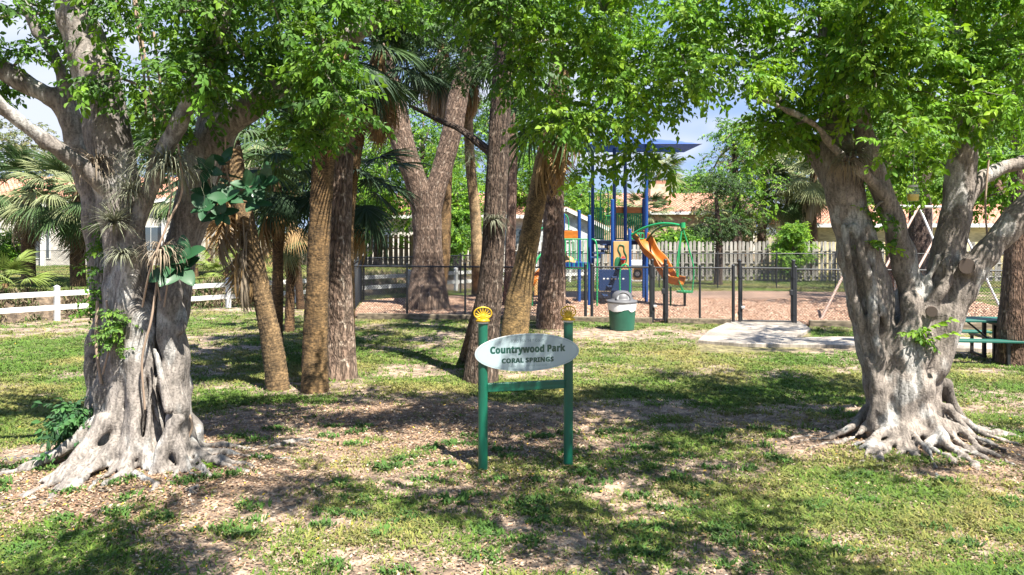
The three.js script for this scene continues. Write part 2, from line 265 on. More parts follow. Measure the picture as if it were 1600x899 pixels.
// sheets laid on the ground
function sheet(poly, lift, step, f) {                      // fills a convex polygon [x,z] with a grid draped over the terrain
  const shape = new THREE.Shape(poly.map(([x, z]) => new THREE.Vector2(x, -z))), xs = poly.map((p) => p[0]), zs = poly.map((p) => p[1]);
  const inside = (x, z) => { let c = false; for (let i = 0, j = poly.length - 1; i < poly.length; j = i++) { const [xi, zi] = poly[i], [xj, zj] = poly[j]; if ((zi > z) !== (zj > z) && x < (xj - xi) * (z - zi) / (zj - zi) + xi) c = !c; } return c; };
  const pos = [], uv = [], col = [], idx = [];
  const z0 = Math.min(...zs), z1 = Math.max(...zs), rows = Math.ceil((z1 - z0) / step), cols = Math.ceil((Math.max(...xs) - Math.min(...xs)) / step);
  for (let j = 0; j <= rows; j++) {
    const z = clamp(lerp(z0, z1, j / rows), z0 + 1e-4, z1 - 1e-4), cut = []; for (let i = 0, k = poly.length - 1; i < poly.length; k = i++) { const [xi, zi] = poly[i], [xk, zk] = poly[k]; if ((zi > z) !== (zk > z)) cut.push((xk - xi) * (z - zi) / (zk - zi) + xi); }
    const a = Math.min(...cut), b = Math.max(...cut);
    for (let i = 0; i <= cols; i++) { const x = lerp(a, b, i / cols); pos.push(x, ground(x, z) + lift, z); uv.push(x / 1.6, z / 1.6); if (f) col.push(...f(x, z)); }
  }
  const W = cols + 1; for (let j = 0; j < rows; j++) for (let i = 0; i < cols; i++) { const a = j * W + i; idx.push(a, a + W, a + 1, a + 1, a + W, a + W + 1); }
  return [geoOf(pos, idx, uv, f ? col : null), inside];
}
const NL = G(547, 497), NR = P(1690, 0, 19.05), nearZ = (x) => lerp(NL.z, NR.z, (x - NL.x) / (NR.x - NL.x));
const mulchPoly = [[NL.x, NL.z - 0.05], [NR.x, NR.z - 0.05], [17, -30.2], [9, -31.6], [1.5, -31.2], [-5.2, -27]];
const [mulchGeo, inMulch] = sheet(mulchPoly, 0.03, 0.25, (x, z) => { const n = fbm(x * 0.5, z * 0.9, 31, 4), m = fbm(x * 4, z * 4, 33, 2); return [0.36, 0.235, 0.175].map((c, q) => c * (1 + 0.5 * n + 0.4 * m) + 0.06 * smooth(0, 6, x) * [1, 0.85, 0.75][q]); });
tag(part('mulch_bed', mulchGeo, mat(lin(1, 1, 1), { vertexColors: true, map: T.soil, bumpMap: T.soilBump, bumpScale: 0.05, roughness: 1 }), scene), 'reddish brown wood chip bed under the playground', 'mulch', null, 'structure');
{
  const q = (px, py) => { const g = G(px, py); return [g.x, g.z]; };
  const slab = (poly, name, label) => {
    const sh = new THREE.Shape(poly.map(([x, z]) => new THREE.Vector2(x, -z))), g = new THREE.ExtrudeGeometry(sh, { depth: 0.12, bevelEnabled: true, bevelSize: 0.01, bevelThickness: 0.01, bevelSegments: 2 }); g.rotateX(-Math.PI / 2);
    const o = part(name, g, M.concrete, scene, V(0, -0.06, 0)); tag(o, label, 'pavement', null, 'structure'); const p = g.attributes.position, u = g.attributes.uv; for (let i = 0; i < p.count; i++) u.setXY(i, p.getX(i) / 2, p.getZ(i) / 2);
  };
  slab([q(1143, 505), q(1248, 506), q(1266, 517), q(1252, 527), q(1240, 532), q(1092, 536), q(1108, 521)], 'gate_pad', 'pale concrete pad in front of the chain link gate');
  slab([q(1092, 536.8), q(1300, 531), q(1700, 534), q(1950, 536), q(1950, 552), q(1650, 553), q(1300, 544), q(1160, 542)], 'footpath', 'pale concrete footpath running from the gate past the picnic table');
}
// grass, litter and chips: nobody could count them
function scatter(name, label, category, geo, m, list) {
  const o = new THREE.InstancedMesh(geo, m, list.length), d = new THREE.Object3D(), c = new THREE.Color(); o.name = numbered(name);
  list.forEach(([x, y, z, rx, ry, rz, s, r, g, b, sy], i) => { d.position.set(x, y, z); d.rotation.set(rx, ry, rz, 'YXZ'); d.scale.set(s, sy || s, s); d.updateMatrix(); o.setMatrixAt(i, d.matrix); o.setColorAt(i, c.setRGB(r, g, b)); });
  scene.add(o); return tag(o, label, category, null, 'stuff');
}
function tuftGeo(n, h, spread, seed, w = 0.0045) {
  const r = rng(seed), pos = [], idx = [];
  for (let i = 0; i < n; i++) {
    const a = r() * 6.28, q = Math.sqrt(r()) * spread, x = Math.cos(a) * q, z = Math.sin(a) * q, b = r() * 6.28, H = h * rr(0.5, 1.1, r), L = H * rr(0.3, 1.1, r), dx = Math.cos(b), dz = Math.sin(b), k = pos.length / 3;
    const P0 = (t, s) => pos.push(x + dx * L * t * t - dz * w * s, H * (t - 0.28 * t * t), z + dz * L * t * t + dx * w * s);
    P0(0, 1); P0(0, -1); P0(0.55, 0.85); P0(0.55, -0.85); P0(1, 0); idx.push(k, k + 1, k + 2, k + 1, k + 3, k + 2, k + 2, k + 3, k + 4);
  }
  return geoOf(pos, idx);
}
const inPath = (x, z) => { const d = -z, px = 800 + x / d * FOCAL, py = HORIZON + EYE / d * FOCAL; return (px > 1088 && py > 504 && py < 552 && (py > 529 || px < 1268) && !(py < 535 && px < 1092 + (535 - py) * 1.6)); };
{
  const r = rng(5), lists = [[], [], []], weeds = [];
  for (let i = 0; i < 420000; i++) {
    const d = 5.0 + 27 * Math.pow(r(), 1.5), x = (r() * 2 - 1) * (0.70 * d + 0.3), z = -d, near = clamp(1.25 - d / 24, 0.25, 1);
    if (inPath(x, z) || (d > 19 && inMulch(x, z))) continue;
    const [g] = cover(x, z); if (r() > (0.05 + 0.72 * Math.pow(g, 1.9)) * (g > 0 ? 1 : 0.3) * near) continue;
    if (x < -2 && behindFence(x, z) > 2.2 && behindFence(x, z) < 4.4) continue;
    const n = fbm(x * 1.1, z * 1.1, 40, 3), dry = clamp(0.44 + n * 1.2 - g * 0.2 + (r() - 0.5) * 0.6), k = rr(0.75, 1.25, r);
    const lush = r() < 0.12 ? 1.35 : 1;
    lists[Math.floor(r() * 3)].push([x, ground(x, z) - 0.004, z, rr(-0.15, 0.15, r), r() * 6.28, rr(-0.15, 0.15, r), rr(0.7, 1.25, r) * lush * (1 + d / 26), lerp(0.085, 0.27, dry) * k, lerp(0.16, 0.235, dry) * k, lerp(0.018, 0.075, dry) * k, rr(0.5, 1.0, r) * lush]);
  }
  for (let i = 0; i < 60000; i++) {                         // lawns behind the mulch bed and across the ditch
    const d = rr(25, 45, r), x = rr(-0.7, 0.7, r) * d, z = -d, s = behindFence(x, z); if (inMulch(x, z) || (d < 31 && x > -2) || (x < -2 && s < 4.4 && s > 0.4)) continue;
    const dry = clamp(0.42 + fbm(x * 0.6, z * 0.6, 44, 3) + (r() - 0.5) * 0.5), k = rr(0.8, 1.25, r); lists[i % 3].push([x, ground(x, z) - 0.004, z, 0, r() * 6.28, 0, rr(1.8, 2.8, r), lerp(0.085, 0.27, dry) * k, lerp(0.16, 0.235, dry) * k, lerp(0.018, 0.075, dry) * k, rr(0.7, 1.3, r)]);
  }
  { const bank = []; for (let i = 0; i < 9000; i++) { const t = rr(-6, 16, r), s = rr(1.2, 4.9, r), p = FA.clone().addScaledVector(FD, t).addScaledVector(FN, s), c = pick([[0.22, 0.17, 0.10], [0.15, 0.12, 0.075], [0.10, 0.14, 0.035], [0.07, 0.12, 0.03], [0.28, 0.22, 0.14]], r), k = rr(0.7, 1.2, r); if (fbm(p.x, p.z, 50, 3) < -0.2) continue; bank.push([p.x, ground(p.x, p.z), p.z, rr(-0.4, 0.4, r), r() * 6.28, rr(-0.4, 0.4, r), rr(2.2, 4.2, r), c[0] * k, c[1] * k, c[2] * k]); }
    scatter('bank_grass', 'rank dry and green grass on the ditch bank', 'grass', tuftGeo(9, 0.075, 0.06, 61, 0.006), leafMat(lin(1, 1, 1), { transmission: 0.2, clearcoat: 0 }), bank); }
  lists.forEach((l, i) => scatter('grass', 'short patchy green and straw coloured lawn grass', 'grass', tuftGeo(9, 0.062, 0.06, 11 + i), leafMat(lin(1, 1, 1), { transmission: 0.25, clearcoat: 0 }), l));
  for (let i = 0; i < 330; i++) { const d = rr(5.2, 9.5, r), x = (r() * 2 - 1) * 0.7 * d; const [g] = cover(x, -d); if (r() > 0.5 || inPath(x, -d)) continue; const c = 1 + r() * 0.5; for (let k = 0; k < 7; k++) { const X = x + rr(-0.12, 0.12, r), Z = -d + rr(-0.07, 0.07, r); weeds.push([X, ground(X, Z), Z, 0, r() * 6.28, 0, rr(0.8, 1.3, r), 0.055 * c, 0.12 * c, 0.02 * c, rr(0.8, 1.3, r)]); } }
  scatter('weed_grass', 'darker green weedy tufts dotted over the worn lawn', 'weeds', tuftGeo(11, 0.06, 0.055, 31, 0.0085), leafMat(lin(1, 1, 1), { transmission: 0.25, clearcoat: 0.1 }), weeds);
}
{
  const r = rng(8), pos = [-0.5, 0, 0, 0, 0.05, -0.24, 0.5, 0.1, 0, 0, 0.05, 0.24, 0, -0.02, 0], g = geoOf(pos, [0, 4, 1, 1, 4, 2, 0, 3, 4, 3, 2, 4]); g.scale(0.06, 0.06, 0.06);
  const list = [], tones = [[0.28, 0.165, 0.09], [0.22, 0.135, 0.085], [0.36, 0.24, 0.14], [0.36, 0.28, 0.21], [0.16, 0.1, 0.07], [0.28, 0.19, 0.13], [0.42, 0.33, 0.25]];
  for (let i = 0; i < 420000; i++) {
    const d = 5.0 + 15 * Math.pow(r(), 1.4), x = (r() * 2 - 1) * (0.7 * d + 0.2), z = -d; if (inPath(x, z) && r() > 0.05) continue;
    const [g2, l] = cover(x, z); if (r() > (0.10 + l * l * 0.6) * (d > 11 ? 0.35 : 1)) continue;
    const c = r() < 0.02 ? [0.60, 0.38, 0.03] : pick(tones, r), k = rr(0.7, 1.2, r);
    list.push([x, ground(x, z) + rr(0.002, 0.02, r), z, rr(-0.5, 0.5, r), r() * 6.28, rr(-0.5, 0.5, r), rr(0.3, 0.8, r), c[0] * k, c[1] * k, c[2] * k]);
  }
  scatter('leaf_litter', 'dry brown fallen leaves lying over the bare soil', 'leaves', g, mat(lin(1, 1, 1), { roughness: 0.8 }), list);
}
{
  const r = rng(9), list = [];
  for (let i = 0; i < 60000; i++) { const d = 18.8 + 9 * Math.pow(r(), 1.4), x = rr(-5.2, 16, r), z = -d; if (!inMulch(x, z) || Math.abs(x) > 0.7 * d) continue; const c = pick([[0.30, 0.17, 0.11], [0.4, 0.25, 0.17], [0.22, 0.13, 0.09], [0.47, 0.34, 0.25]], r); list.push([x, ground(x, z) + 0.035, z, rr(-0.5, 0.5, r), r() * 6.28, rr(-0.4, 0.4, r), rr(0.6, 1.5, r), ...c]); }
  scatter('mulch_chips', 'loose wood chips covering the playground bed', 'mulch', box(0.09, 0.014, 0.03), mat(lin(1, 1, 1)), list);
}

// ---------------------------------------------------------------- foliage
function sprigGeo(seed, n = 11, len = 0.3, L = 0.074, W = 0.54) {
  const r = rng(seed), pos = [], idx = [], q = new THREE.Quaternion(), e = new THREE.Euler();
  for (let i = 0; i <= n; i++) {
    const t = 0.15 + 0.85 * i / n, side = i % 2 ? 1 : -1, base = V(rr(-0.01, 0.01, r), -0.10 * t * t * len * 3, t * len), l = L * rr(0.7, 1.15, r), w = l * W * rr(0.85, 1.1, r);
    e.set(rr(0.1, 0.95, r), side * (i === n ? 0.1 : rr(0.5, 1.25, r)), rr(-0.7, 0.7, r), 'YXZ'); q.setFromEuler(e);
    const k = pos.length / 3, f = rr(0.06, 0.2, r);
    for (const [a, b, c] of [[0, 0, 0], [-w / 2, f * w, l * 0.42], [w / 2, f * w, l * 0.42], [0, 0, l * 0.45], [-w * 0.3, f * w * 0.4 - 0.06 * l, l * 0.76], [w * 0.3, f * w * 0.4 - 0.06 * l, l * 0.76], [0, -0.16 * l, l]]) { const p = V(a, b, c).applyQuaternion(q).add(base); pos.push(p.x, p.y, p.z); }
    idx.push(k, k + 3, k + 1, k, k + 2, k + 3, k + 1, k + 3, k + 4, k + 2, k + 5, k + 3, k + 3, k + 6, k + 4, k + 3, k + 5, k + 6);
  }
  const k = pos.length / 3, w = 0.0035; pos.push(-w, 0, 0, w, 0, 0, -w, -0.3 * len, len, w, -0.3 * len, len, 0, w, 0, 0, w - 0.3 * len, len); idx.push(k, k + 1, k + 2, k + 1, k + 3, k + 2, k, k + 4, k + 2, k + 4, k + 5, k + 2);
  return geoOf(pos, idx);
}
const SPRIGS = [sprigGeo(1), sprigGeo(2, 10, 0.27), sprigGeo(3, 12, 0.33), sprigGeo(4, 8, 0.2)];
const GREEN = [[0.08, 0.2, 0.009], [0.06, 0.16, 0.009], [0.11, 0.25, 0.010], [0.045, 0.125, 0.010], [0.15, 0.29, 0.012]];
const BRIGHT = [[0.145, 0.31, 0.010], [0.11, 0.25, 0.009], [0.19, 0.36, 0.012], [0.08, 0.2, 0.009], [0.24, 0.40, 0.016]];
const DARK = [[0.035, 0.085, 0.014], [0.045, 0.105, 0.014], [0.03, 0.07, 0.013], [0.06, 0.13, 0.018]];
const FARG = [...GREEN, ...BRIGHT];
const OLIVE = [[0.16, 0.19, 0.06], [0.12, 0.16, 0.05], [0.2, 0.2, 0.08]];
// leaves of clumps [x, y, z, r, palette, sprigs]; the clumps hang on branches that grow from the skeleton points of the tree
function crown(tree, clumps, skeleton, seed, { scale = 1, branchR = 0.03, material = M.leaf, barkColor = [0.30, 0.26, 0.22] } = {}) {
  const r = rng(seed), L = SPRIGS.map(() => []), o3 = new THREE.Object3D(), org = tree.position, dir = V(0, 0, 0), UPV = V(0, 1, 0);
  for (const [x, y, z, R0, pal, n] of clumps) for (let i = 0; i < n; i++) {
    const th = r() * 6.283, ph = Math.acos(2 * r() - 1), q = R0 * Math.pow(r(), 0.42); dir.set(Math.sin(ph) * Math.cos(th), Math.cos(ph), Math.sin(ph) * Math.sin(th));
    o3.position.set(x + dir.x * q, y + dir.y * q * 0.72, z + dir.z * q);
    dir.x += rr(-0.7, 0.7, r); dir.z += rr(-0.7, 0.7, r); dir.y = dir.y * 0.4 + rr(-0.55, 0.35, r); dir.normalize();
    o3.up.copy(UPV); o3.lookAt(o3.position.x + dir.x, o3.position.y + dir.y, o3.position.z + dir.z); o3.rotateZ(rr(-0.7, 0.7, r));
    o3.position.addScaledVector(dir, -0.12 * scale); o3.position.sub(org); o3.scale.setScalar(scale * rr(0.75, 1.25, r)); o3.updateMatrix();
    const c = pick(pal, r), k = rr(0.75, 1.25, r); L[Math.floor(r() * 4)].push([o3.matrix.clone(), c[0] * k, c[1] * k, c[2] * k]);
  }
  const col = new THREE.Color();
  L.forEach((l, i) => { if (!l.length) return; const m = new THREE.InstancedMesh(SPRIGS[i], material, l.length); m.name = 'crown'; m.userData.kind = 'stuff'; l.forEach(([mx, a, b, c], k) => { m.setMatrixAt(k, mx); m.setColorAt(k, col.setRGB(a, b, c)); }); tree.add(m); });
  if (!skeleton) return;
  const nodes = skeleton.map((p) => ({ p, depth: 0 })), left = clumps.map((c) => V(c[0], c[1], c[2])), geos = [];
  const best = left.map((c) => { let b = 0, bd = 1e9; nodes.forEach((n, i) => { const d = n.p.distanceTo(c); if (d < bd) { bd = d; b = i; } }); return [bd, b]; });
  const done = new Array(left.length).fill(false);
  for (let s = 0; s < left.length; s++) {
    let w = -1; for (let i = 0; i < left.length; i++) if (!done[i] && (w < 0 || best[i][0] < best[w][0])) w = i;
    done[w] = true; const from = nodes[best[w][1]], c = left[w], a = from.p, len = best[w][0], mid = a.clone().lerp(c, 0.5).add(V(rr(-0.12, 0.12, r) * len, rr(0, 0.18, r) * len, rr(-0.12, 0.12, r) * len));
    const dp = from.depth + 1, r0 = branchR * Math.pow(0.86, dp) * (0.6 + 0.4 * Math.min(1.5, len)), r1 = r0 * 0.72;
    if (len < 4 * scale + 1.5) { geos.push(trunkGeo([a, mid, c].map((p) => p.clone().sub(org)), [r0, r1], { radial: 6, seg: 6, noise: 0.06, color: barkColor, color2: barkColor.map((v) => v * 0.7) })); }
    const k = nodes.length; nodes.push({ p: c, depth: dp }); for (let i = 0; i < left.length; i++) if (!done[i]) { const d = c.distanceTo(left[i]) * 1.05; if (d < best[i][0]) best[i] = [d, k]; }
  }
  const b = part('branches', mergeGeometries(geos), M.ficus, tree); b.userData.kind = 'stuff';
}
const polyY = (tab, x) => { for (let i = 1; i < tab.length; i++) if (x <= tab[i][0]) return lerp(tab[i - 1][1], tab[i][1], (x - tab[i - 1][0]) / (tab[i][0] - tab[i - 1][0])); return tab[tab.length - 1][1]; };

// ---------------------------------------------------------------- the two big strangler figs
let strandCount = 0;
function strand(out, list, o = {}) {                        // list of [px, py, distance, width in px]
  const { wob = 0.012, seed = 1, step = 0.11 } = o, pts = list.map(([x, y, d]) => P(x, y, d)), c = new THREE.CatmullRomCurve3(pts, false, 'centripetal'), n = Math.max(2, Math.ceil(c.getLength() / step)), rad = list.map(([, , d, w]) => w / 2 / FOCAL * d);
  let cum = [0]; for (let i = 1; i < pts.length; i++) cum.push(cum[i - 1] + 1);
  let prev = null; const res = [], sid = 'strand' + strandCount++;
  for (let i = 0; i <= n; i++) {
    const t = i / n, p = c.getPoint(t), k = t * (rad.length - 1), k0 = Math.min(Math.floor(k), rad.length - 2), rd = lerp(rad[k0], rad[k0 + 1], k - k0) * (1 + 0.08 * vnoise(t * n * 0.7, seed * 3.1, 2));
    p.x += wob * vnoise(t * n * 0.5, seed, 0); p.z += wob * vnoise(t * n * 0.5, seed, 9);
    if (prev) out.push([prev.p.x, prev.p.y, prev.p.z, prev.r, p.x, p.y, p.z, rd, sid]); prev = { p, r: rd }; res.push(p.clone());
  }
  return res;
}
function root(out, from, to, r0, r1, seed, wig = 0.25) {    // a surface root from a point on the trunk to a point on the ground
  const r = rng(seed), n = 14, pts = []; const d = to.clone().sub(from), side = V(-d.z, 0, d.x).normalize(), len = d.length();
  for (let i = 0; i <= n; i++) {
    const t = i / n, p = from.clone().lerp(to, t); p.addScaledVector(side, wig * len * 0.4 * Math.sin(t * 3.1) * vnoise(t * 2.4 + seed, seed, 1) + 0.04 * vnoise(t * 8, seed, 5));
    const g = ground(p.x, p.z), fall = Math.pow(1 - t, 3.2); p.y = g + (from.y - ground(from.x, from.z)) * fall + lerp(r0, r1, t) * lerp(0.35, -0.25, t) + 0.012 * vnoise(t * 9, seed, 7); pts.push([p, lerp(r0, r1, Math.pow(t, 0.7))]);
  }
  for (let i = 1; i <= n; i++) out.push([pts[i - 1][0].x, pts[i - 1][0].y, pts[i - 1][0].z, pts[i - 1][1], pts[i][0].x, pts[i][0].y, pts[i][0].z, pts[i][1], 'root' + seed]);
}
const local = (segs, o) => segs.map((s) => [s[0] - o.x, s[1] - o.y, s[2] - o.z, s[3], s[4] - o.x, s[5] - o.y, s[6] - o.z, s[7], s[8]]);
// bark colour: random blotches and crusts of pale lichen scattered evenly over the whole tree, whatever way the surface faces
const ficusColour = (seed, warm) => (x, y, z) => {
  const blotch = fbm(x * 2.2 + seed, y * 1.3, z * 2.2, 4), grain = fbm(x * 8, y * 5 + seed, z * 8, 3), crust = smooth(0.10, 0.30, fbm(x * 5 + seed * 2, y * 3.2, z * 5, 3) + 0.35 * grain) * 0.7;
  const bark = [0.25 + warm * 0.02, 0.22 + warm * 0.004, 0.20 - warm * 0.008], lichen = [0.46, 0.45, 0.435];
  return bark.map((v, q) => lerp(v * (1 + 0.45 * grain + 0.5 * blotch), lichen[q], crust));
};
// what the canopy's lower edge looks like along the picture, so that each tree carries its leaves at the right height
const EDGE = [[-80, 70], [0, 60], [110, 60], [190, 80], [260, 130], [320, 150], [360, 120], [420, 150], [480, 195], [530, 180], [560, 60], [640, 35], [700, 40], [770, 70], [810, 150], [850, 195], [900, 225], [960, 215], [1030, 225], [1070, 165], [1120, 110], [1190, 150], [1250, 205], [1330, 175], [1400, 200], [1450, 210], [1540, 175], [1600, 175], [1700, 190]];
function canopyRow(x0, x1, seed, dist, pal, dens, keep = 1, edge = 0, step = 52) {
  const r = rng(seed), out = [];
  for (let px = x0; px <= x1; px += step) for (let py = -70; py <= polyY(EDGE, px) + edge; py += 44) {
    if (r() > keep) continue; const d = rr(dist[0], dist[1], r), p = P(px + rr(-24, 24, r), py + rr(-20, 20, r), d), R0 = rr(0.26, 0.44, r);
    out.push([p.x, p.y, p.z, R0, pal, Math.round(dens * R0 * R0 * rr(0.6, 1.3, r))]);
  }
  return out;
}
function overhead(n, seed, cx, cz, rx, rz, pal, dens) {     // the part of the crown above the frame: it casts the dappled shade
  const r = rng(seed), out = [];
  for (let i = 0; i < n; i++) {
    const a = r() * 6.283, q = Math.sqrt(r()), x = cx + Math.cos(a) * q * rx, z = cz + Math.sin(a) * q * rz, d = -z, floor = Math.max(4.6, EYE + 0.325 * d + 0.5), y = floor + rr(0, 2.6, r) * (1 - 0.5 * q * q), R0 = rr(0.4, 0.78, r);
    if (d > 9.5 || (d > 5.8 && r() > 0.3)) continue;
    let shades = false; for (const [f, w] of [[ficusL, 0.55], [ficusR, 0.9]]) { const v = V(x - f.x, y - 0.8, z - f.z), c = v.dot(SUN); if (v.addScaledVector(SUN, -c).length() < R0 * 0.8 + w) shades = true; }
    if (shades) continue;   // unseen crown clumps left out along the sun line to keep the trunks lit
    out.push([x, y, z, R0, pal, Math.round(dens * R0 * R0)]);
  }
  return out;
}
const figL = thing('fig_tree', 'massive grey fig tree with fused roots and broad shiny leaves beside the clusia plants', 'tree', V(ficusL.x, 0, ficusL.z));
{
  const S = [], sk = [];
  strand(S, [[212, 745, 8.15, 118], [212, 660, 8.15, 108], [214, 580, 8.15, 96], [214, 520, 8.15, 84], [212, 478, 8.15, 70]], { seed: 1 });
  // fused strands round the trunk
  for (const [x0, x1, x2, d, w] of [[146, 150, 158, 8.3, 32], [162, 168, 174, 7.98, 30], [186, 188, 192, 7.82, 36], [212, 212, 212, 7.76, 32], [234, 232, 234, 7.82, 22], [270, 268, 268, 7.82, 38], [288, 278, 276, 8.02, 34], [284, 272, 262, 8.3, 44], [210, 214, 216, 8.5, 60], [170, 172, 182, 8.45, 52]]) strand(S, [[lerp(212, x0, 1.12), 735, d, w * 1.25], [x0, 660, d, w], [x1, 570, d + 0.02, w * 0.95], [x2, 490, d + 0.05, w * 0.95], [x2 > 255 ? lerp(x2, 274, 0.6) : x2 > 225 ? x2 - 8 : lerp(x2, 200, 0.25), x2 > 255 ? 430 : x2 > 225 ? 460 : 420, d + 0.12, w * 0.8]], { seed: x0, wob: 0.045 });
  sk.push(...strand(S, [[206, 500, 8.15, 84], [196, 400, 8.12, 66], [184, 310, 8.1, 68], [168, 200, 8.05, 70], [140, 90, 8.0, 66], [112, 0, 7.9, 54], [90, -110, 7.8, 42]], { seed: 3 }));
  sk.push(...strand(S, [[188, 330, 8.0, 30], [160, 290, 7.85, 28], [110, 245, 7.6, 26], [50, 205, 7.4, 25], [-10, 155, 7.2, 24], [-80, 90, 7.0, 20]], { seed: 4 }));
  sk.push(...strand(S, [[168, 500, 8.5, 42], [154, 390, 8.6, 36], [140, 300, 8.6, 36], [120, 220, 8.55, 36], [98, 165, 8.5, 34], [40, 132, 8.3, 32], [-30, 88, 8.1, 28]], { seed: 5 }));
  sk.push(...strand(S, [[108, 190, 8.5, 26], [96, 110, 8.5, 22], [50, 30, 8.5, 18], [20, -60, 8.4, 14]], { seed: 15 }));
  sk.push(...strand(S, [[206, 460, 7.9, 40], [214, 370, 7.82, 30], [242, 265, 7.75, 30], [288, 175, 7.7, 30], [322, 90, 7.65, 33], [350, 0, 7.6, 32], [372, -80, 7.5, 28]], { seed: 6 }));
  sk.push(...strand(S, [[262, 520, 8.35, 52], [276, 430, 8.45, 50], [300, 330, 8.5, 56], [322, 240, 8.55, 58], [352, 195, 8.5, 52], [400, 160, 8.4, 40], [450, 125, 8.3, 32], [510, 80, 8.2, 30], [565, 45, 8.1, 26], [640, -20, 8.0, 20]], { seed: 7 }));
  sk.push(...strand(S, [[322, 235, 8.6, 46], [335, 150, 8.7, 40], [345, 60, 8.8, 36], [360, -60, 8.9, 30]], { seed: 8 }));
  sk.push(...strand(S, [[130, 80, 8.0, 34], [128, 20, 8.1, 30], [150, -80, 8.2, 26]], { seed: 9 }));
  strand(S, [[240, 545, 7.62, 11], [252, 590, 7.58, 12], [262, 640, 7.55, 16]], { seed: 10 }); strand(S, [[276, 655, 7.6, 22], [258, 690, 7.55, 24], [248, 735, 7.5, 24]], { seed: 11 });
  strand(S, [[268, 655, 7.62, 20], [280, 700, 7.6, 26], [292, 745, 7.55, 22]], { seed: 12 }); strand(S, [[282, 478, 7.95, 14], [288, 495, 7.9, 20], [280, 515, 7.85, 22]], { seed: 13 });
  for (let i = 0; i < 16; i++) { const r = rng(500 + i), x = 160 + i * 8.2, dd = 7.66 + 0.0000035 * 30 * (x - 215) ** 2 * 1.6; strand(S, [[x + rr(-8, 8, r), 725, dd - 0.06, rr(12, 20, r)], [x + rr(-9, 9, r), 650, dd - 0.01, rr(7, 14, r)], [x + rr(-12, 12, r), 580, dd + 0.04, rr(7, 13, r)], [x + rr(-10, 10, r), rr(470, 530, r), dd + 0.12, rr(5, 10, r)]], { seed: 300 + i, wob: 0.03 }); }
  const base = (a, h, q = 0.42) => V(ficusL.x + Math.cos(a) * q, h, ficusL.z + Math.sin(a) * q);
  const ends = [[-60, 762, 0.075, 0.42], [8, 792, 0.085, 0.5], [60, 800, 0.05, 0.3], [168, 775, 0.075, 0.35], [232, 760, 0.06, 0.2], [300, 780, 0.06, 0.22], [285, 790, 0.035, 0.1], [345, 765, 0.055, 0.2], [400, 742, 0.085, 0.42], [450, 752, 0.06, 0.2], [40, 742, 0.06, 0.3], [-20, 725, 0.06, 0.3], [330, 705, 0.07, 0.3], [130, 790, 0.04, 0.18], [90, 700, 0.06, 0.3]];
  ends.forEach(([px, py, r0, h], i) => { const e = onGround(px, py), a = Math.atan2(e.z - ficusL.z, e.x - ficusL.x); root(S, base(a, h), e, r0 * 1.25, r0 * 0.33, 60 + i); });
  for (let i = 0; i < 18; i++) { const r = rng(700 + i), a = rr(-0.35, Math.PI + 0.3, r), l = rr(1.0, 2.1, r), e = V(ficusL.x + Math.cos(a) * l, 0, ficusL.z + Math.sin(a) * l); root(S, base(a, rr(0.08, 0.3, r), 0.5), e, rr(0.035, 0.06, r), 0.014, 720 + i, 0.5); }
  part('trunk', fusedBody(local(S, figL.position), { cell: 0.024, amp: 0.032, colour: ficusColour(3, 0) }), M.ficus, figL);
  // hanging aerial roots
  const hang = (l, r) => part('aerial_root', pipe(l.map(([x, y, d]) => P(x, y, d).sub(figL.position)), r, 24, 5), M.twig2, figL);
  M.twig2 = mat(lin(0.33, 0.24, 0.18));
  hang([[352, 215, 7.9], [353, 262, 7.9], [362, 300, 7.88], [362, 330, 7.88]], 0.009); hang([[278, 225, 7.5], [284, 300, 7.48], [262, 350, 7.46], [235, 420, 7.45], [222, 480, 7.6]], 0.011); hang([[270, 290, 7.55], [258, 360, 7.5], [232, 415, 7.5]], 0.008);
  hang([[245, 440, 7.6], [236, 500, 7.55], [222, 560, 7.56], [226, 640, 7.62]], 0.012); hang([[292, 640, 7.9], [300, 665, 7.85], [292, 690, 7.85], [288, 700, 7.8]], 0.014); hang([[152, 470, 7.9], [150, 540, 7.85], [158, 600, 7.85]], 0.016); hang([[166, 470, 7.85], [172, 530, 7.8], [160, 585, 7.8]], 0.011);
  hang([[250, 380, 7.62], [243, 420, 7.6], [250, 470, 7.6]], 0.01); hang([[254, 370, 7.62], [262, 430, 7.58], [256, 480, 7.6]], 0.009);
  for (const [x, y, x2] of [[200, 0, 225], [212, 60, 240], [240, 110, 262]]) hang([[x, y - 60, 7.9], [lerp(x, x2, 0.4), y + 10, 7.9], [x2, y + 120, 7.95], [x2 + 3, y + 190, 8.0]], 0.014);
  const C = [...canopyRow(-90, 110, 101, [7.4, 9.3], GREEN, 170, 0.5), ...canopyRow(110, 330, 102, [7.0, 8.9], GREEN, 290, 0.9), ...canopyRow(330, 600, 103, [6.9, 8.6], GREEN, 330, 0.97, 10), ...canopyRow(600, 850, 104, [7.2, 9.3], GREEN, 270, 0.75, -20), ...overhead(92, 105, -3.8, -3.2, 7.5, 6.8, GREEN, 200)];
  for (const [x, y, d, q] of [[505, 175, 7.4, 0.22], [480, 205, 7.5, 0.2], [450, 200, 7.6, 0.22], [210, 130, 7.6, 0.3], [250, 175, 7.8, 0.26], [150, 130, 7.6, 0.25], [225, 230, 8.7, 0.2], [270, 210, 8.6, 0.22], [100, 75, 8.2, 0.22], [40, 80, 8.2, 0.2], [10, 140, 8.4, 0.14]]) { const p = P(x, y, d); C.push([p.x, p.y, p.z, q, GREEN, 22]); }
  crown(figL, C, sk.filter((p) => p.y > 3), 201);
}
const figR = thing('fig_tree', 'grey fig tree with four spreading stems and flared roots beside the picnic table', 'tree', V(ficusR.x, 0, ficusR.z));
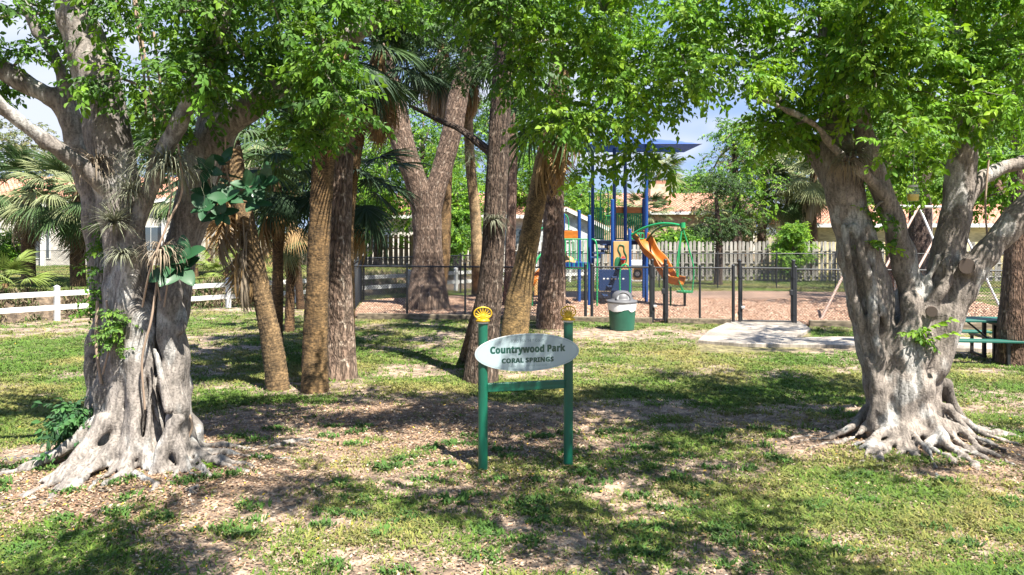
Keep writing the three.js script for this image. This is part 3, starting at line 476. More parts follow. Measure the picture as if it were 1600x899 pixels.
{
  const S = [], sk = [];
  strand(S, [[1412, 715, 9.1, 96], [1410, 640, 9.1, 80], [1408, 570, 9.1, 72], [1412, 520, 9.1, 60]], { seed: 21 });
  for (const [a, d, w] of [[[1350, 1370, 1370, 1366, 1362], 9.05, 34], [[1374, 1388, 1388, 1382, 1374], 8.86, 28], [[1408, 1414, 1414, 1418, 1424], 8.78, 40], [[1436, 1436, 1440, 1448, 1458], 8.8, 34], [[1458, 1450, 1452, 1462, 1472], 8.95, 36], [[1470, 1454, 1452, 1462, 1470], 9.2, 40], [[1400, 1404, 1408, 1410, 1412], 9.4, 60]]) strand(S, [[a[0], 705, d, w * 1.3], [a[1], 640, d, w], [a[2], 580, d, w], [a[3], 530, d + 0.02, w * 0.92], [a[4], 470, d + 0.06, w * 0.85]], { seed: a[0], wob: 0.04 });
  sk.push(...strand(S, [[1382, 600, 9.0, 60], [1368, 520, 9.05, 66], [1352, 430, 9.05, 66], [1332, 350, 9.05, 62], [1316, 280, 9.1, 54], [1308, 210, 9.15, 48], [1302, 140, 9.2, 44], [1296, 60, 9.2, 38], [1300, -60, 9.2, 32]], { seed: 22 }));
  sk.push(...strand(S, [[1318, 300, 9.2, 40], [1288, 258, 9.35, 34], [1262, 222, 9.5, 30], [1225, 170, 9.6, 24], [1180, 90, 9.7, 18]], { seed: 23 }));
  sk.push(...strand(S, [[1428, 480, 9.0, 40], [1412, 400, 8.95, 38], [1392, 330, 8.9, 36], [1368, 265, 8.9, 34], [1350, 200, 8.9, 30], [1338, 120, 8.9, 26], [1330, 0, 8.9, 22]], { seed: 24 }));
  sk.push(...strand(S, [[1396, 325, 8.85, 20], [1365, 285, 8.75, 17], [1340, 262, 8.7, 16], [1310, 238, 8.6, 15], [1275, 198, 8.45, 14], [1228, 172, 8.3, 13], [1180, 150, 8.2, 9]], { seed: 25 }));
  sk.push(...strand(S, [[1440, 580, 8.95, 50], [1458, 490, 8.95, 50], [1480, 410, 8.95, 50], [1496, 320, 8.95, 46], [1506, 250, 8.95, 42], [1520, 195, 8.95, 34], [1552, 178, 8.9, 22], [1600, 130, 8.8, 20], [1660, 80, 8.7, 16]], { seed: 26 }));
  sk.push(...strand(S, [[1508, 240, 8.95, 34], [1512, 180, 9.0, 28], [1500, 90, 9.0, 24], [1490, 0, 9.0, 20], [1480, -80, 9.0, 16]], { seed: 27 }));
  sk.push(...strand(S, [[1456, 570, 8.9, 52], [1484, 490, 8.85, 46], [1520, 425, 8.8, 44], [1560, 375, 8.75, 42], [1610, 318, 8.7, 38], [1700, 230, 8.6, 30]], { seed: 28 }));
  sk.push(...strand(S, [[1502, 330, 9.1, 24], [1530, 285, 9.15, 26], [1570, 262, 9.2, 24], [1640, 245, 9.2, 18]], { seed: 29 }));
  strand(S, [[1513, 424, 8.75, 32], [1511, 418, 8.66, 28]], { seed: 30 }); strand(S, [[1458, 492, 8.85, 24], [1456, 488, 8.73, 20]], { seed: 31 });
  for (let i = 0; i < 16; i++) { const r = rng(540 + i), x = 1366 + i * 6.4, dd = 8.72 + 0.00017 * (x - 1418) ** 2; strand(S, [[x + rr(-8, 8, r), 702, dd - 0.08, rr(12, 20, r)], [x + rr(-9, 9, r), 640, dd - 0.03, rr(7, 13, r)], [x + rr(-10, 10, r), 580, dd + 0.02, rr(6, 12, r)], [lerp(1415, x, 1.25) + rr(-10, 10, r), rr(490, 540, r), dd + 0.06, rr(5, 10, r)]], { seed: 340 + i, wob: 0.03 }); }
  const ends = [[1232, 692, 0.06, 0.5], [1262, 706, 0.055, 0.35], [1318, 716, 0.06, 0.4], [1372, 722, 0.055, 0.35], [1402, 722, 0.05, 0.25], [1440, 728, 0.055, 0.3], [1492, 733, 0.06, 0.25], [1532, 742, 0.06, 0.4], [1600, 715, 0.05, 0.4], [1655, 706, 0.05, 0.35], [1570, 690, 0.07, 0.6], [1300, 685, 0.06, 0.5], [1345, 735, 0.035, 0.15], [1560, 730, 0.045, 0.3]];
  ends.forEach(([px, py, r0, h], i) => { const e = onGround(px, py), a = Math.atan2(e.z - ficusR.z, e.x - ficusR.x); root(S, V(ficusR.x + Math.cos(a) * 0.38, h, ficusR.z + Math.sin(a) * 0.38), e, r0 * 1.4, r0 * 0.33, 90 + i); });
  for (let i = 0; i < 22; i++) { const r = rng(760 + i), a = rr(-0.35, Math.PI + 0.3, r), l = rr(0.9, 1.9, r), e = V(ficusR.x + Math.cos(a) * l, 0, ficusR.z + Math.sin(a) * l); root(S, V(ficusR.x + Math.cos(a) * 0.42, rr(0.08, 0.35, r), ficusR.z + Math.sin(a) * 0.42), e, rr(0.035, 0.06, r), 0.014, 780 + i, 0.5); }
  for (const [x, w, o] of [[-20, 16, 0.06], [-2, 20, 0], [17, 15, 0.05]]) strand(S, [[1382 + x * 0.9, 690, 8.80 + o, w * 1.4], [1380 + x, 620, 8.74 + o, w], [1370 + x, 530, 8.74 + o, w], [1354 + x, 440, 8.75 + o, w * 0.9], [1336 + x, 355, 8.79 + o, w * 0.7]], { seed: 900 + x, wob: 0.05 });
  for (const [x, w, o] of [[-16, 15, 0.05], [2, 18, 0], [18, 14, 0.06]]) strand(S, [[1436 + x * 1.4, 700, 8.72 + o, w * 1.4], [1436 + x, 620, 8.66 + o, w], [1448 + x, 540, 8.68 + o, w], [1466 + x * 0.8, 460, 8.74 + o, w * 0.9], [1482 + x * 0.7, 400, 8.78 + o, w * 0.7]], { seed: 950 + x, wob: 0.06 });
  part('trunk', fusedBody(local(S, figR.position), { cell: 0.025, amp: 0.032, colour: ficusColour(17, 0.6) }), M.ficus, figR);
  const scar = mat(lin(0.075, 0.055, 0.045));
  for (const [x, y, d, w] of [[1511, 416, 8.565, 0.085], [1456, 487, 8.655, 0.06]]) { const g = new THREE.CylinderGeometry(w, w * 1.05, 0.03, 14).rotateX(Math.PI / 2); part('cut_stub', g, scar, figR, P(x, y, d).sub(figR.position), [0.1, -0.25, 0]); }
  part('aerial_root', pipe([[1545, 250], [1540, 320], [1543, 370]].map(([x, y]) => P(x, y, 9.0).sub(figR.position)), 0.012, 20, 5), M.twig2, figR);
  const C = [...canopyRow(850, 1090, 111, [7.6, 9.3], BRIGHT, 320, 0.97, 5), ...canopyRow(1090, 1330, 112, [7.4, 9.8], BRIGHT, 330, 0.97), ...canopyRow(1330, 1690, 113, [7.2, 8.8], BRIGHT, 350, 0.97), ...canopyRow(1330, 1690, 114, [9.2, 10.6], BRIGHT, 220, 0.65, 70), ...overhead(88, 115, 4.2, -3.4, 7, 6.8, BRIGHT, 190)];
  for (const [x, y, d, q, pl, n] of [[935, 250, 8.6, 0.2, BRIGHT, 16], [1020, 245, 8.4, 0.24, BRIGHT, 22], [1045, 262, 8.4, 0.14, BRIGHT, 9], [900, 270, 8.7, 0.12, BRIGHT, 6], [985, 240, 8.4, 0.2, BRIGHT, 16], [1230, 205, 8.9, 0.3, BRIGHT, 40], [1190, 190, 9.2, 0.25, BRIGHT, 30], [1268, 215, 9.3, 0.2, BRIGHT, 22], [1420, 245, 9.6, 0.32, BRIGHT, 40], [1455, 300, 10, 0.3, BRIGHT, 34], [1400, 300, 10.2, 0.28, BRIGHT, 22], [1580, 250, 9.6, 0.25, BRIGHT, 26], [1568, 300, 9.8, 0.2, BRIGHT, 14], [1520, 320, 10, 0.18, BRIGHT, 12], [1365, 330, 8.8, 0.12, BRIGHT, 8], [1395, 345, 8.8, 0.1, BRIGHT, 6], [1440, 520, 8.6, 0.09, BRIGHT, 8], [1448, 532, 8.6, 0.06, BRIGHT, 4], [1370, 380, 8.75, 0.08, BRIGHT, 5]]) { const p = P(x, y, d); C.push([p.x, p.y, p.z, q, pl, n]); }
  crown(figR, C, sk.filter((p) => p.y > 1), 202);
}

// ---------------------------------------------------------------- air plants and clusias lodged in the figs
function airPlant(px, py, d, r, n, label, droop = 0.5, m = M.air) {
  const q = rng(px * 7 + py), pos = [], idx = [];
  for (let i = 0; i < n; i++) {
    const a = q() * 6.283, up = rr(-0.2, 1, q), L = r * 1.45 * rr(0.6, 1.1, q), w = 0.007 + 0.005 * q(), dx = Math.cos(a), dz = Math.sin(a); let k = pos.length / 3, x = 0, y = 0, e = up;
    for (let s = 0; s <= 6; s++) { const h = 1 - s / 6.2, ww = w * h; pos.push(dx * x - dz * ww, y, dz * x + dx * ww, dx * x + dz * ww, y, dz * x - dx * ww); x += Math.cos(e) * L / 6; y += Math.sin(e) * L / 6; e -= droop * (0.5 + 0.12 * s) * rr(0.4, 1.2, q); if (s) { idx.push(k, k + 1, k + 2, k + 1, k + 3, k + 2); k += 2; } }
  }
  return single('air_plant', label, 'air plant', geoOf(pos, idx), m, P(px, py, d), 'air plants lodged on the trees');
}
airPlant(178, 350, 7.62, 0.26, 240, 'grey green air plant at the fork of the massive fig', 0.25);
airPlant(262, 262, 7.6, 0.42, 340, 'large straggly air plant hanging from the slim pale fig stem', 0.55);
airPlant(150, 258, 7.9, 0.3, 180, 'brown tinged air plant below the low fig limb', 0.5, M.deadGrey);
airPlant(205, 300, 7.7, 0.28, 160, 'thin green air plant between the fig stems', 0.45);
airPlant(190, 398, 7.6, 0.2, 140, 'small wispy air plant low on the fused fig trunk', 0.5);
airPlant(252, 395, 7.55, 0.26, 180, 'dry brown air plant above the dark green clusia rosette', 0.6, M.deadGrey);
airPlant(1335, 240, 8.65, 0.34, 240, 'pale air plant on the slender branch crossing the four stemmed fig', 0.4);
airPlant(1325, 258, 8.65, 0.3, 160, 'drooping dry air plant under the slender fig branch', 0.75, M.deadGrey);
{
  const leafG = (() => { const pos = [], idx = [], n = 8; for (let i = 0; i <= n; i++) { const t = i / n, w = 0.5 * Math.pow(Math.sin(Math.PI * Math.pow(t, 0.72) * 0.97 + 0.02), 0.7) * 0.62, b = 0.10 * Math.sin(t * 2.4); pos.push(-w, b + 0.05, t, 0, b, t, w, b + 0.05, t); } for (let i = 0; i < n; i++) { const a = i * 3; idx.push(a, a + 1, a + 3, a + 1, a + 4, a + 3, a + 1, a + 2, a + 4, a + 2, a + 5, a + 4); } return geoOf(pos, idx); })();
  const clusia = (label, px, py, d, roses, seed, size) => {
    const t = thing('clusia_plant', label, 'plant', P(px, py, d), 'clusias growing on the fig'), r = rng(seed);
    roses.forEach(([x, y, z, n, tilt]) => {
      const c = P(px + x, py + y, d + z).sub(t.position); part('stem', pipe([V(0, 0, 0.12 - 0.2), c.clone().multiplyScalar(0.5).add(V(0, -0.03, 0)), c], 0.011, 10, 6), M.twig, t);
      n = Math.ceil(n * 0.65); for (let i = 0; i < n; i++) { const l = part('leaf', leafG, M.clusia, t, c), ax = V(x * 0.006 + 0.1, 0.55, 0.9).normalize(); l.quaternion.setFromUnitVectors(V(0, 1, 0), ax).multiply(new THREE.Quaternion().setFromEuler(new THREE.Euler(rr(-0.75, 0.15, r) + tilt, i / n * 6.283 + rr(-0.3, 0.3, r), rr(-0.3, 0.3, r), 'YXZ'))); l.scale.setScalar(size * rr(0.7, 1.15, r)); }
    });
  };
  clusia('glossy round leaved clusia branching across the palm boots', 330, 300, 7.7, [[-5, -35, 0, 7, 0], [20, -45, 0.05, 6, -0.2], [-10, 25, -0.1, 9, 0.2], [25, 10, -0.15, 9, 0], [15, 35, -0.05, 8, 0.2], [60, -8, -0.1, 8, -0.2], [82, -14, -0.15, 7, -0.3], [45, 5, 0.05, 7, 0], [70, 18, 0, 6, 0.2], [0, 5, 0.02, 7, 0]], 41, 0.19);
  clusia('dark rosette of broad clusia leaves on the fig trunk', 278, 408, 7.7, [[-4, 0, -0.12, 9, 0], [4, 12, -0.14, 8, 0.3], [-12, 14, -0.12, 7, 0.3], [10, -6, -0.1, 6, -0.2]], 42, 0.23);
  // small saplings: leaves as sprigs
  const shrub = (name, label, base, clumps, pal, seed, sc) => { const t = thing(name, label, 'plant', base); const C = clumps.map(([x, y, z, q, n]) => [base.x + x, base.y + y, base.z + z, q, pal, n]); crown(t, C, [base.clone(), base.clone().add(V(0, 0.1, 0))], seed, { scale: sc, branchR: 0.012 }); return t; };
  shrub('sapling', 'dark green leafy sapling at the foot of the massive fig', onGround(110, 732), [[0, 0.14, 0, 0.09, 12], [-0.02, 0.3, 0, 0.12, 16], [0.07, 0.42, 0.03, 0.12, 18], [0.02, 0.52, 0, 0.1, 14], [-0.1, 0.42, 0, 0.08, 8], [0.12, 0.52, 0, 0.07, 7]], [[0.03, 0.11, 0.035], [0.04, 0.14, 0.04], [0.06, 0.18, 0.04]], 301, 1.0);
  shrub('creeping_fig', 'yellow green creeper on the left flank of the massive fig', P(180, 535, 7.72), [[0, 0, 0, 0.13, 22], [-0.04, 0.12, 0, 0.14, 24], [0.04, 0.2, 0, 0.12, 18], [-0.03, 0.3, 0, 0.1, 12]], [[0.17, 0.3, 0.03], [0.13, 0.26, 0.03], [0.09, 0.2, 0.03]], 302, 0.6);
  shrub('creeping_fig', 'loose creeper dangling beside the clusia and white fence', P(160, 460, 8.2), [[0, 0, 0, 0.12, 12], [-0.05, 0.25, 0, 0.14, 14], [-0.1, 0.5, 0, 0.14, 14], [0.05, 0.75, 0, 0.15, 14], [0.1, 1.0, -0.1, 0.12, 10], [-0.15, -0.1, 0, 0.1, 8]], GREEN, 303, 0.75);
  shrub('weed_plant', 'bright green weed among the fig roots', onGround(320, 748), [[0, 0.05, 0, 0.07, 9]], BRIGHT, 304, 0.7);
}
// yellow trap hanging in the four-stemmed fig
{
  const c = P(1427, 303, 8.8), t = thing('insect_trap', 'clear jar with yellow bait hanging in the four stemmed fig', 'trap', c);
  part('jar', new THREE.LatheGeometry([[0.001, -0.085], [0.06, -0.085], [0.066, -0.07], [0.068, 0.04], [0.055, 0.07], [0.05, 0.082]].map(([x, y]) => new THREE.Vector2(x, y)), 20), new THREE.MeshPhysicalMaterial({ color: lin(0.9, 0.92, 0.92), roughness: 0.08, transmission: 0.93, thickness: 0, side: THREE.DoubleSide }), t);
  part('bait', new THREE.CylinderGeometry(0.064, 0.06, 0.075, 20), M.yellow, t, V(0, -0.043, 0)); part('lid', new THREE.CylinderGeometry(0.052, 0.054, 0.02, 20), M.whitePaint, t, V(0, 0.09, 0));
  part('wire', bar(V(0, 0.1, 0), V(0.03, 0.95, 0), 0.003, 5), M.steel, t);
}

// ---------------------------------------------------------------- palms
function frondGeo(seed, { n = 34, pet = 0.85, blade = 0.75, spread = 2.5, droop = 1.0, fold = 0.15, w = 0.02 } = {}) {
  const r = rng(seed), pos = [], idx = [];
  const strip = (o, dir, L, w0, dr, side) => { let p = o.clone(), d = dir.clone(), k = pos.length / 3; const S = 5; for (let s = 0; s <= S; s++) { const h = s < 1 ? 0.45 : (1 - (s / S) ** 2) + 0.04, x = side.clone().multiplyScalar(w0 * h); pos.push(p.x - x.x, p.y - x.y, p.z - x.z, p.x + x.x, p.y + x.y, p.z + x.z); p = p.clone().addScaledVector(d, L / S); d.y -= dr * (s + 1) / S * 0.32; d.normalize(); if (s) { idx.push(k, k + 1, k + 2, k + 1, k + 3, k + 2); k += 2; } } };
  const arch = (t) => V(0, 0.10 * Math.sin(t * 2) - 0.25 * droop * t * t * pet, t * pet);
  strip(V(0, 0, 0), V(0, 0.05, 1), pet, 0.016, 0.18 * droop, V(1, 0, 0)); const end = V(0, -0.06 * droop * pet, pet * 0.97);
  for (let i = 0; i < n; i++) {
    const t = i / (n - 1) * 2 - 1, a = t * spread / 1.0 * 0.62, L = blade * (1 - 0.25 * t * t) * rr(0.88, 1.08, r), d = V(Math.sin(a), -fold * Math.abs(t) * 1.2 + rr(-0.08, 0.1, r), Math.cos(a)).normalize(), s = V(Math.cos(a), (i % 2 ? 0.6 : -0.6), -Math.sin(a)).normalize();
    strip(end.clone().add(V(0, 0, 0.12 * (1 - Math.abs(t)) * blade)), d, L, w, droop * rr(0.7, 1.3, r), s);
  }
  return geoOf(pos, idx);
}
const FROND = [frondGeo(1), frondGeo(2, { droop: 1.4, spread: 2.3 }), frondGeo(3, { droop: 0.7, n: 30 }), frondGeo(4, { droop: 1.9, n: 32, fold: 0.4 })];
const DEADF = [frondGeo(5, { n: 26, spread: 1.1, droop: 1.6, fold: 0.9, w: 0.022 }), frondGeo(6, { n: 22, spread: 0.8, droop: 1.2, fold: 1.3, w: 0.025 })];
function palm(name, label, pts, rad, o) {                  // pts in world; the crown sits on the last point
  const { fronds = 26, dead = 10, size = 1.3, mats = [M.frond], deadMats = [M.dead], seed = 1, color = [0.40, 0.31, 0.2], color2 = [0.24, 0.18, 0.12], boots = 0, elev = [-0.9, 1.0], ring = 0.075, group = 'palms in the park', m = M.palm, az = [0, 6.283] } = o;
  const t = thing(name, label, 'palm', pts[0].clone(), group), r = rng(seed), top = pts[pts.length - 1].clone().sub(pts[0]);
  part('trunk', trunkGeo([V(0, -0.2, 0).add(pts[0].clone().sub(pts[1]).setY(0).multiplyScalar(0.1)), ...pts.map((p) => p.clone().sub(pts[0]))], [rad[0], ...rad], { seg: 170, radial: 20, noise: 0.035, ring, color, color2, seed, flare: 0.05, lobes: 0 }), m, t);
  const put = (g, mm, a, e, s, y, nm) => { const f = part(nm, g, mm, t, top.clone().add(V(0, y, 0))); f.rotation.order = 'YXZ'; f.rotation.set(-e, a, rr(-0.25, 0.25, r)); f.scale.setScalar(s); };
  for (let i = 0; i < fronds; i++) put(pick(FROND, r), pick(mats, r), lerp(az[0], az[1], (i * 0.618) % 1) + rr(-0.2, 0.2, r), lerp(elev[0], elev[1], i / fronds) + rr(-0.15, 0.15, r), size * rr(0.85, 1.12, r), rr(-0.15, 0.2, r), 'frond');
  for (let i = 0; i < dead; i++) put(pick(DEADF, r), pick(deadMats, r), r() * 6.283, rr(-1.55, -1.15, r), size * rr(0.7, 1.05, r), rr(-0.35, 0.0, r), 'dead_frond');
  if (boots) { const g = box(0.07, 0.22, 0.03, 0.008); for (let i = 0; i < boots; i++) { const a = i * 2.4, y = -rr(0.02, 1.0, r), q = rad[rad.length - 1] * 1.0; const b = part('boot', g, pick(deadMats, r), t, top.clone().add(V(Math.cos(a) * q, y, Math.sin(a) * q))); b.rotation.order = 'YXZ'; b.rotation.set(0.5, Math.PI / 2 - a, 0); } }
  return t;
}
// beside the massive fig: short palm with a skirt of dead leaves
{
  const p = [onGround(434, 610), P(425, 540, 11.9), P(402, 430, 11.95), P(384, 350, 12), P(366, 270, 12), P(352, 215, 12)];
  const t = palm('cabbage_palm', 'leaning cabbage palm with brown dead leaf skirt next to the massive fig', p, [0.165, 0.145, 0.14, 0.14, 0.16, 0.2], { fronds: 18, dead: 9, size: 1.15, mats: [M.frondDark, M.frond], seed: 3, boots: 26, elev: [-0.5, 1.1], color: [0.40, 0.33, 0.25], color2: [0.25, 0.2, 0.15], deadMats: [M.dead, M.deadGrey] });
  const r = rng(12); for (let i = 0; i < 16; i++) { const f = part('dead_frond', pick(DEADF, r), pick([M.deadGrey, M.dead], r), t, P(384, 345, 12).sub(t.position).add(V(rr(-0.1, 0.1, r), rr(-0.1, 0.25, r), 0.1))); f.rotation.order = 'YXZ'; f.rotation.set(1.45 + rr(-0.1, 0.06, r), rr(-1.1, 1.1, r), rr(-0.15, 0.15, r)); f.scale.setScalar(rr(0.75, 0.95, r)); }
}
{
  const p = [onGround(492, 614), P(492, 560, 11.8), P(496, 440, 11.8), P(502, 300, 11.8), P(510, 190, 11.8), P(518, 60, 11.8)];
  palm('cabbage_palm', 'tall straight cabbage palm with smooth ringed trunk', p, [0.19, 0.17, 0.168, 0.175, 0.18, 0.2], { fronds: 26, dead: 34, size: 1.02, mats: [M.frondDark, M.frond], seed: 5, elev: [-1.0, 1.0], color: [0.36, 0.28, 0.19], color2: [0.23, 0.17, 0.11], boots: 20 });
}
{
  const p = [onGround(470, 483), P(463, 400, 24), P(457, 280, 24), P(453, 215, 24)];
  palm('cabbage_palm', 'thin dark stemmed palm behind the leaning cabbage palm', p, [0.12, 0.1, 0.085, 0.08], { fronds: 14, dead: 6, size: 1.5, mats: [M.frondDark, M.frond], seed: 7, elev: [-1.1, 0.6], color: [0.2, 0.14, 0.11], color2: [0.12, 0.09, 0.075] });
}
// low drooping fan leaves between the trunks belong to young palms
for (const [label, px, py, d, top, s, seed, mats, n] of [['young palm with dark drooping fans beside the tall ringed palm', 541, 500, 15.5, 262, 1.35, 21, [M.frondDark], 20], ['young palm with dark fans behind the leaning cabbage palm', 432, 500, 15, 245, 1.35, 22, [M.frondDark, M.frond], 18], ['young palm with pale weathered fans by the thin dark palm', 452, 470, 19, 330, 1.2, 23, [M.frondPale, M.frond, M.dead], 14]]) {
  const b = P(px, 0, d); b.y = ground(b.x, b.z); palm('young_palm', label, [b, P(px + 2, (top + py) / 2, d), P(px, top, d)], [0.11, 0.09, 0.08], { fronds: n, dead: 4, size: s * 0.85, mats, seed, elev: [-1.2, 0.5], color: [0.28, 0.2, 0.14], color2: [0.2, 0.14, 0.1] });
}
// palms across the ditch and in the far gardens
const farPalm = (label, px, py, d, top, size, seed, mats, o = {}) => { const b = P(px, 0, d); b.y = ground(b.x, b.z); return palm('fan_palm', label, [b, P(px - 2, lerp(py, top, 0.5), d), P(px, top, d)], o.rad || [0.24, 0.2, 0.2], { fronds: 46, dead: 18, size: size * 0.72, mats, deadMats: [M.deadGrey], seed, elev: [-0.95, 1.0], color: [0.3, 0.23, 0.17], color2: [0.2, 0.15, 0.11], ...o }); };
farPalm('bushy fan palm in front of the white porch', 122, 450, 27, 300, 2.0, 31, [M.frondPale, M.frond]);
farPalm('bushy fan palm at the edge of the white porch wall', 45, 450, 29, 290, 2.0, 32, [M.frond, M.frondPale]);
farPalm('pale fan palm behind the clusia across the ditch', 300, 440, 33, 295, 2.0, 33, [M.frondPale, M.frond]);
farPalm('dusty fan palm with a heavy dry skirt across the ditch', 385, 440, 34, 270, 2.1, 34, [M.frondPale, M.deadGrey], { dead: 26 });
farPalm('grey green fan palm leaning over the weathered fence', 1272, 410, 43, 262, 2.6, 35, [M.frondPale]);
farPalm('grey green fan palm beside the yellow house', 1235, 410, 45, 290, 2.4, 36, [M.frondPale, M.frond]);
farPalm('slim palm rising over the far tiled roof', 1030, 330, 75, 268, 2.6, 37, [M.frond, M.frondPale], { dead: 4 });
farPalm('small palm beside the orange slide', 1010, 420, 44, 330, 1.5, 38, [M.frondPale, M.frond], { dead: 4 });
{ // low palms on the ditch bank
  for (const [label, px, py, d, s, seed, n] of [['low yellow green palmetto on the ditch bank by the white fence', 8, 480, 24.5, 0.9, 51, 14], ['low bright palmetto behind the white fence', 352, 445, 31, 0.85, 52, 14], ['low palmetto beside the dead leaf skirt', 390, 440, 32, 0.8, 53, 12]]) { const b = P(px, py, d); b.y = ground(b.x, b.z); palm('palmetto', label, [b, b.clone().add(V(0, 0.15, 0)), b.clone().add(V(0, 0.3, 0))], [0.12, 0.1, 0.08], { fronds: n, dead: 5, size: s, mats: [M.frondLime], seed, elev: [-0.1, 1.2], deadMats: [M.deadGrey] }); }
}
// ---------------------------------------------------------------- other trees
const clumpsAt = (list, pal, n) => list.map(([px, py, d, q]) => { const p = P(px, py, d); return [p.x, p.y, p.z, q, pal, n]; });
function tree(name, label, pts, rad, clumps, o = {}) {
  const t = thing(name, label, 'tree', pts[0].clone(), o.group), L = (l) => l.map((p) => p.clone().sub(pts[0]));
  part('trunk', trunkGeo([V(0, -0.3, 0), ...L(pts)], [rad[0] * 1.05, ...rad], { seg: 80, radial: 22, noise: 0.07, freq: 3.5, color: o.color || [0.62, 0.52, 0.46], color2: o.color2 || [0.42, 0.34, 0.30], lichen: o.lichen || 0, flare: o.flare ?? 0.08, lobes: o.lobes || 4, seed: o.seed || 1 }), o.mat || M.bark, t);
  for (const [l, r] of o.limbs || []) part('limb', trunkGeo(L(l), r, { seg: 40, radial: 16, noise: 0.07, color: o.color || [0.62, 0.52, 0.46], color2: o.color2 || [0.42, 0.34, 0.30], lichen: o.lichen || 0, seed: 5 }), o.mat || M.bark, t);
  if (clumps && clumps.length) crown(t, clumps, [...pts, ...(o.limbs || []).flatMap((l) => l[0])].filter((p, i, a) => p.y > (o.from ?? 2.5)), o.seed || 1, { scale: o.scale || 1, branchR: o.branchR || 0.05 });
  return t;
}
const cloudOf = (n, seed, x, y, d, pal, R0, per) => { const r = rng(seed), out = []; for (let i = 0; i < n; i++) { const p = P(rr(x[0], x[1], r), rr(y[0], y[1], r), rr(d[0], d[1], r)); out.push([p.x, p.y, p.z, rr(R0[0], R0[1], r), pal, Math.round(per * rr(0.6, 1.3, r))]); } return out; };
tree('mahogany_tree', 'rough barked tree with pale flecked trunk between the ringed palm and the fence', [onGround(532, 592), P(530, 540, 12.9), P(527, 440, 12.9), P(530, 320, 12.9), P(538, 200, 13), P(545, 90, 13), P(548, -60, 13)], [0.26, 0.225, 0.21, 0.18, 0.16, 0.15, 0.13], cloudOf(12, 61, [430, 680], [-150, 20], [11, 15], DARK, [0.4, 0.7], 40), { color: [1.25, 1.14, 1.07], color2: [0.78, 0.65, 0.58], lichen: 0.5, seed: 3, from: 4.5 });
tree('oak_tree', 'dark rough tree with forked base behind the park sign', [onGround(752, 597), P(756, 540, 12.6), P(766, 450, 12.6), P(774, 330, 12.6), P(780, 200, 12.6), P(788, 80, 12.6), P(795, -60, 12.6)], [0.24, 0.2, 0.185, 0.175, 0.17, 0.16, 0.14], [...cloudOf(34, 62, [570, 860], [-80, 45], [11.5, 16.5], DARK, [0.35, 0.6], 46), ...cloudOf(8, 63, [700, 840], [40, 150], [13, 16], DARK, [0.25, 0.4], 26)],
  { color: [0.62, 0.54, 0.49], color2: [0.38, 0.32, 0.29], seed: 4, flare: 0.16, from: 3.5, lobes: 3, limbs: [[[onGround(733, 562), P(742, 520, 13.4), P(755, 470, 13.2), P(764, 420, 13.0)], [0.2, 0.16, 0.14, 0.12]], [[P(776, 245, 12.6), P(750, 225, 12.9), P(715, 200, 13.4), P(690, 190, 13.8), P(640, 165, 14)], [0.08, 0.07, 0.055, 0.045, 0.03]]] });
tree('oak_tree', 'huge trunk forking into a wide letter Y inside the chain link fence', [onGround(668, 484), P(668, 440, 24.5), P(668, 380, 24.5), P(667, 330, 24.5), P(666, 300, 24.5)], [0.62, 0.50, 0.46, 0.46, 0.50], [...cloudOf(30, 64, [570, 820], [-90, 80], [24, 29], DARK, [0.9, 1.5], 46)],
  { color: [0.98, 0.86, 0.79], color2: [0.68, 0.57, 0.51], seed: 6, flare: 0.2, from: 5, scale: 1.7, limbs: [[[P(664, 345, 24.5), P(655, 300, 24.4), P(638, 250, 24.3), P(624, 205, 24.3), P(612, 140, 24.3), P(590, 50, 24.4)], [0.36, 0.36, 0.38, 0.38, 0.3, 0.24]], [[P(672, 345, 24.5), P(680, 300, 24.5), P(692, 260, 24.6), P(704, 215, 24.6), P(716, 150, 24.7), P(740, 60, 24.8)], [0.32, 0.34, 0.34, 0.33, 0.27, 0.2]]] });
palm('cabbage_palm', 'slim pale trunked palm with an air plant ball left of the dark forked tree', [onGround(746, 462), P(746, 420, 28), P(743, 340, 28), P(736, 270, 28), P(731, 180, 28), P(728, 72, 28)], [0.22, 0.2, 0.19, 0.18, 0.17, 0.16], { fronds: 18, dead: 60, size: 1.6, mats: [M.frondDark, M.frond], seed: 15, elev: [-0.8, 1.0], color: [0.62, 0.54, 0.45], color2: [0.45, 0.38, 0.31] });
tree('slim_tree', 'slim reddish trunk between the dark tree and the leaning palm', [onGround(795, 478), P(796, 430, 25), P(799, 340, 25), P(801, 250, 25), P(803, 150, 25)], [0.18, 0.16, 0.16, 0.15, 0.12], null, { color: [1.05, 0.84, 0.76], color2: [0.75, 0.58, 0.52], seed: 8 });
tree('cypress_tree', 'straight shaggy trunk behind the right post of the sign', [onGround(862, 514), P(862, 470, 19.2), P(864, 400, 19.2), P(866, 300, 19.2), P(868, 200, 19.2), P(870, 60, 19.2)], [0.36, 0.28, 0.245, 0.225, 0.2, 0.17], cloudOf(24, 65, [780, 990], [-120, 120], [17, 22], GREEN, [0.7, 1.1], 40), { color: [1.3, 1.1, 1.02], color2: [0.85, 0.68, 0.62], lichen: 0.3, seed: 9, from: 5, scale: 1.4 });
{
  const p = [onGround(803, 528), P(812, 460, 17.8), P(828, 370, 17.8), P(845, 280, 17.8), P(862, 200, 17.8), P(880, 110, 17.8)];
  palm('queen_palm', 'leaning palm trunk with pale rings crossing behind the sign', p, [0.30, 0.235, 0.225, 0.215, 0.2, 0.19], { fronds: 20, dead: 8, size: 1.7, mats: [M.frond], seed: 11, color: [0.48, 0.39, 0.25], color2: [0.30, 0.235, 0.15], ring: 0.11 });
}
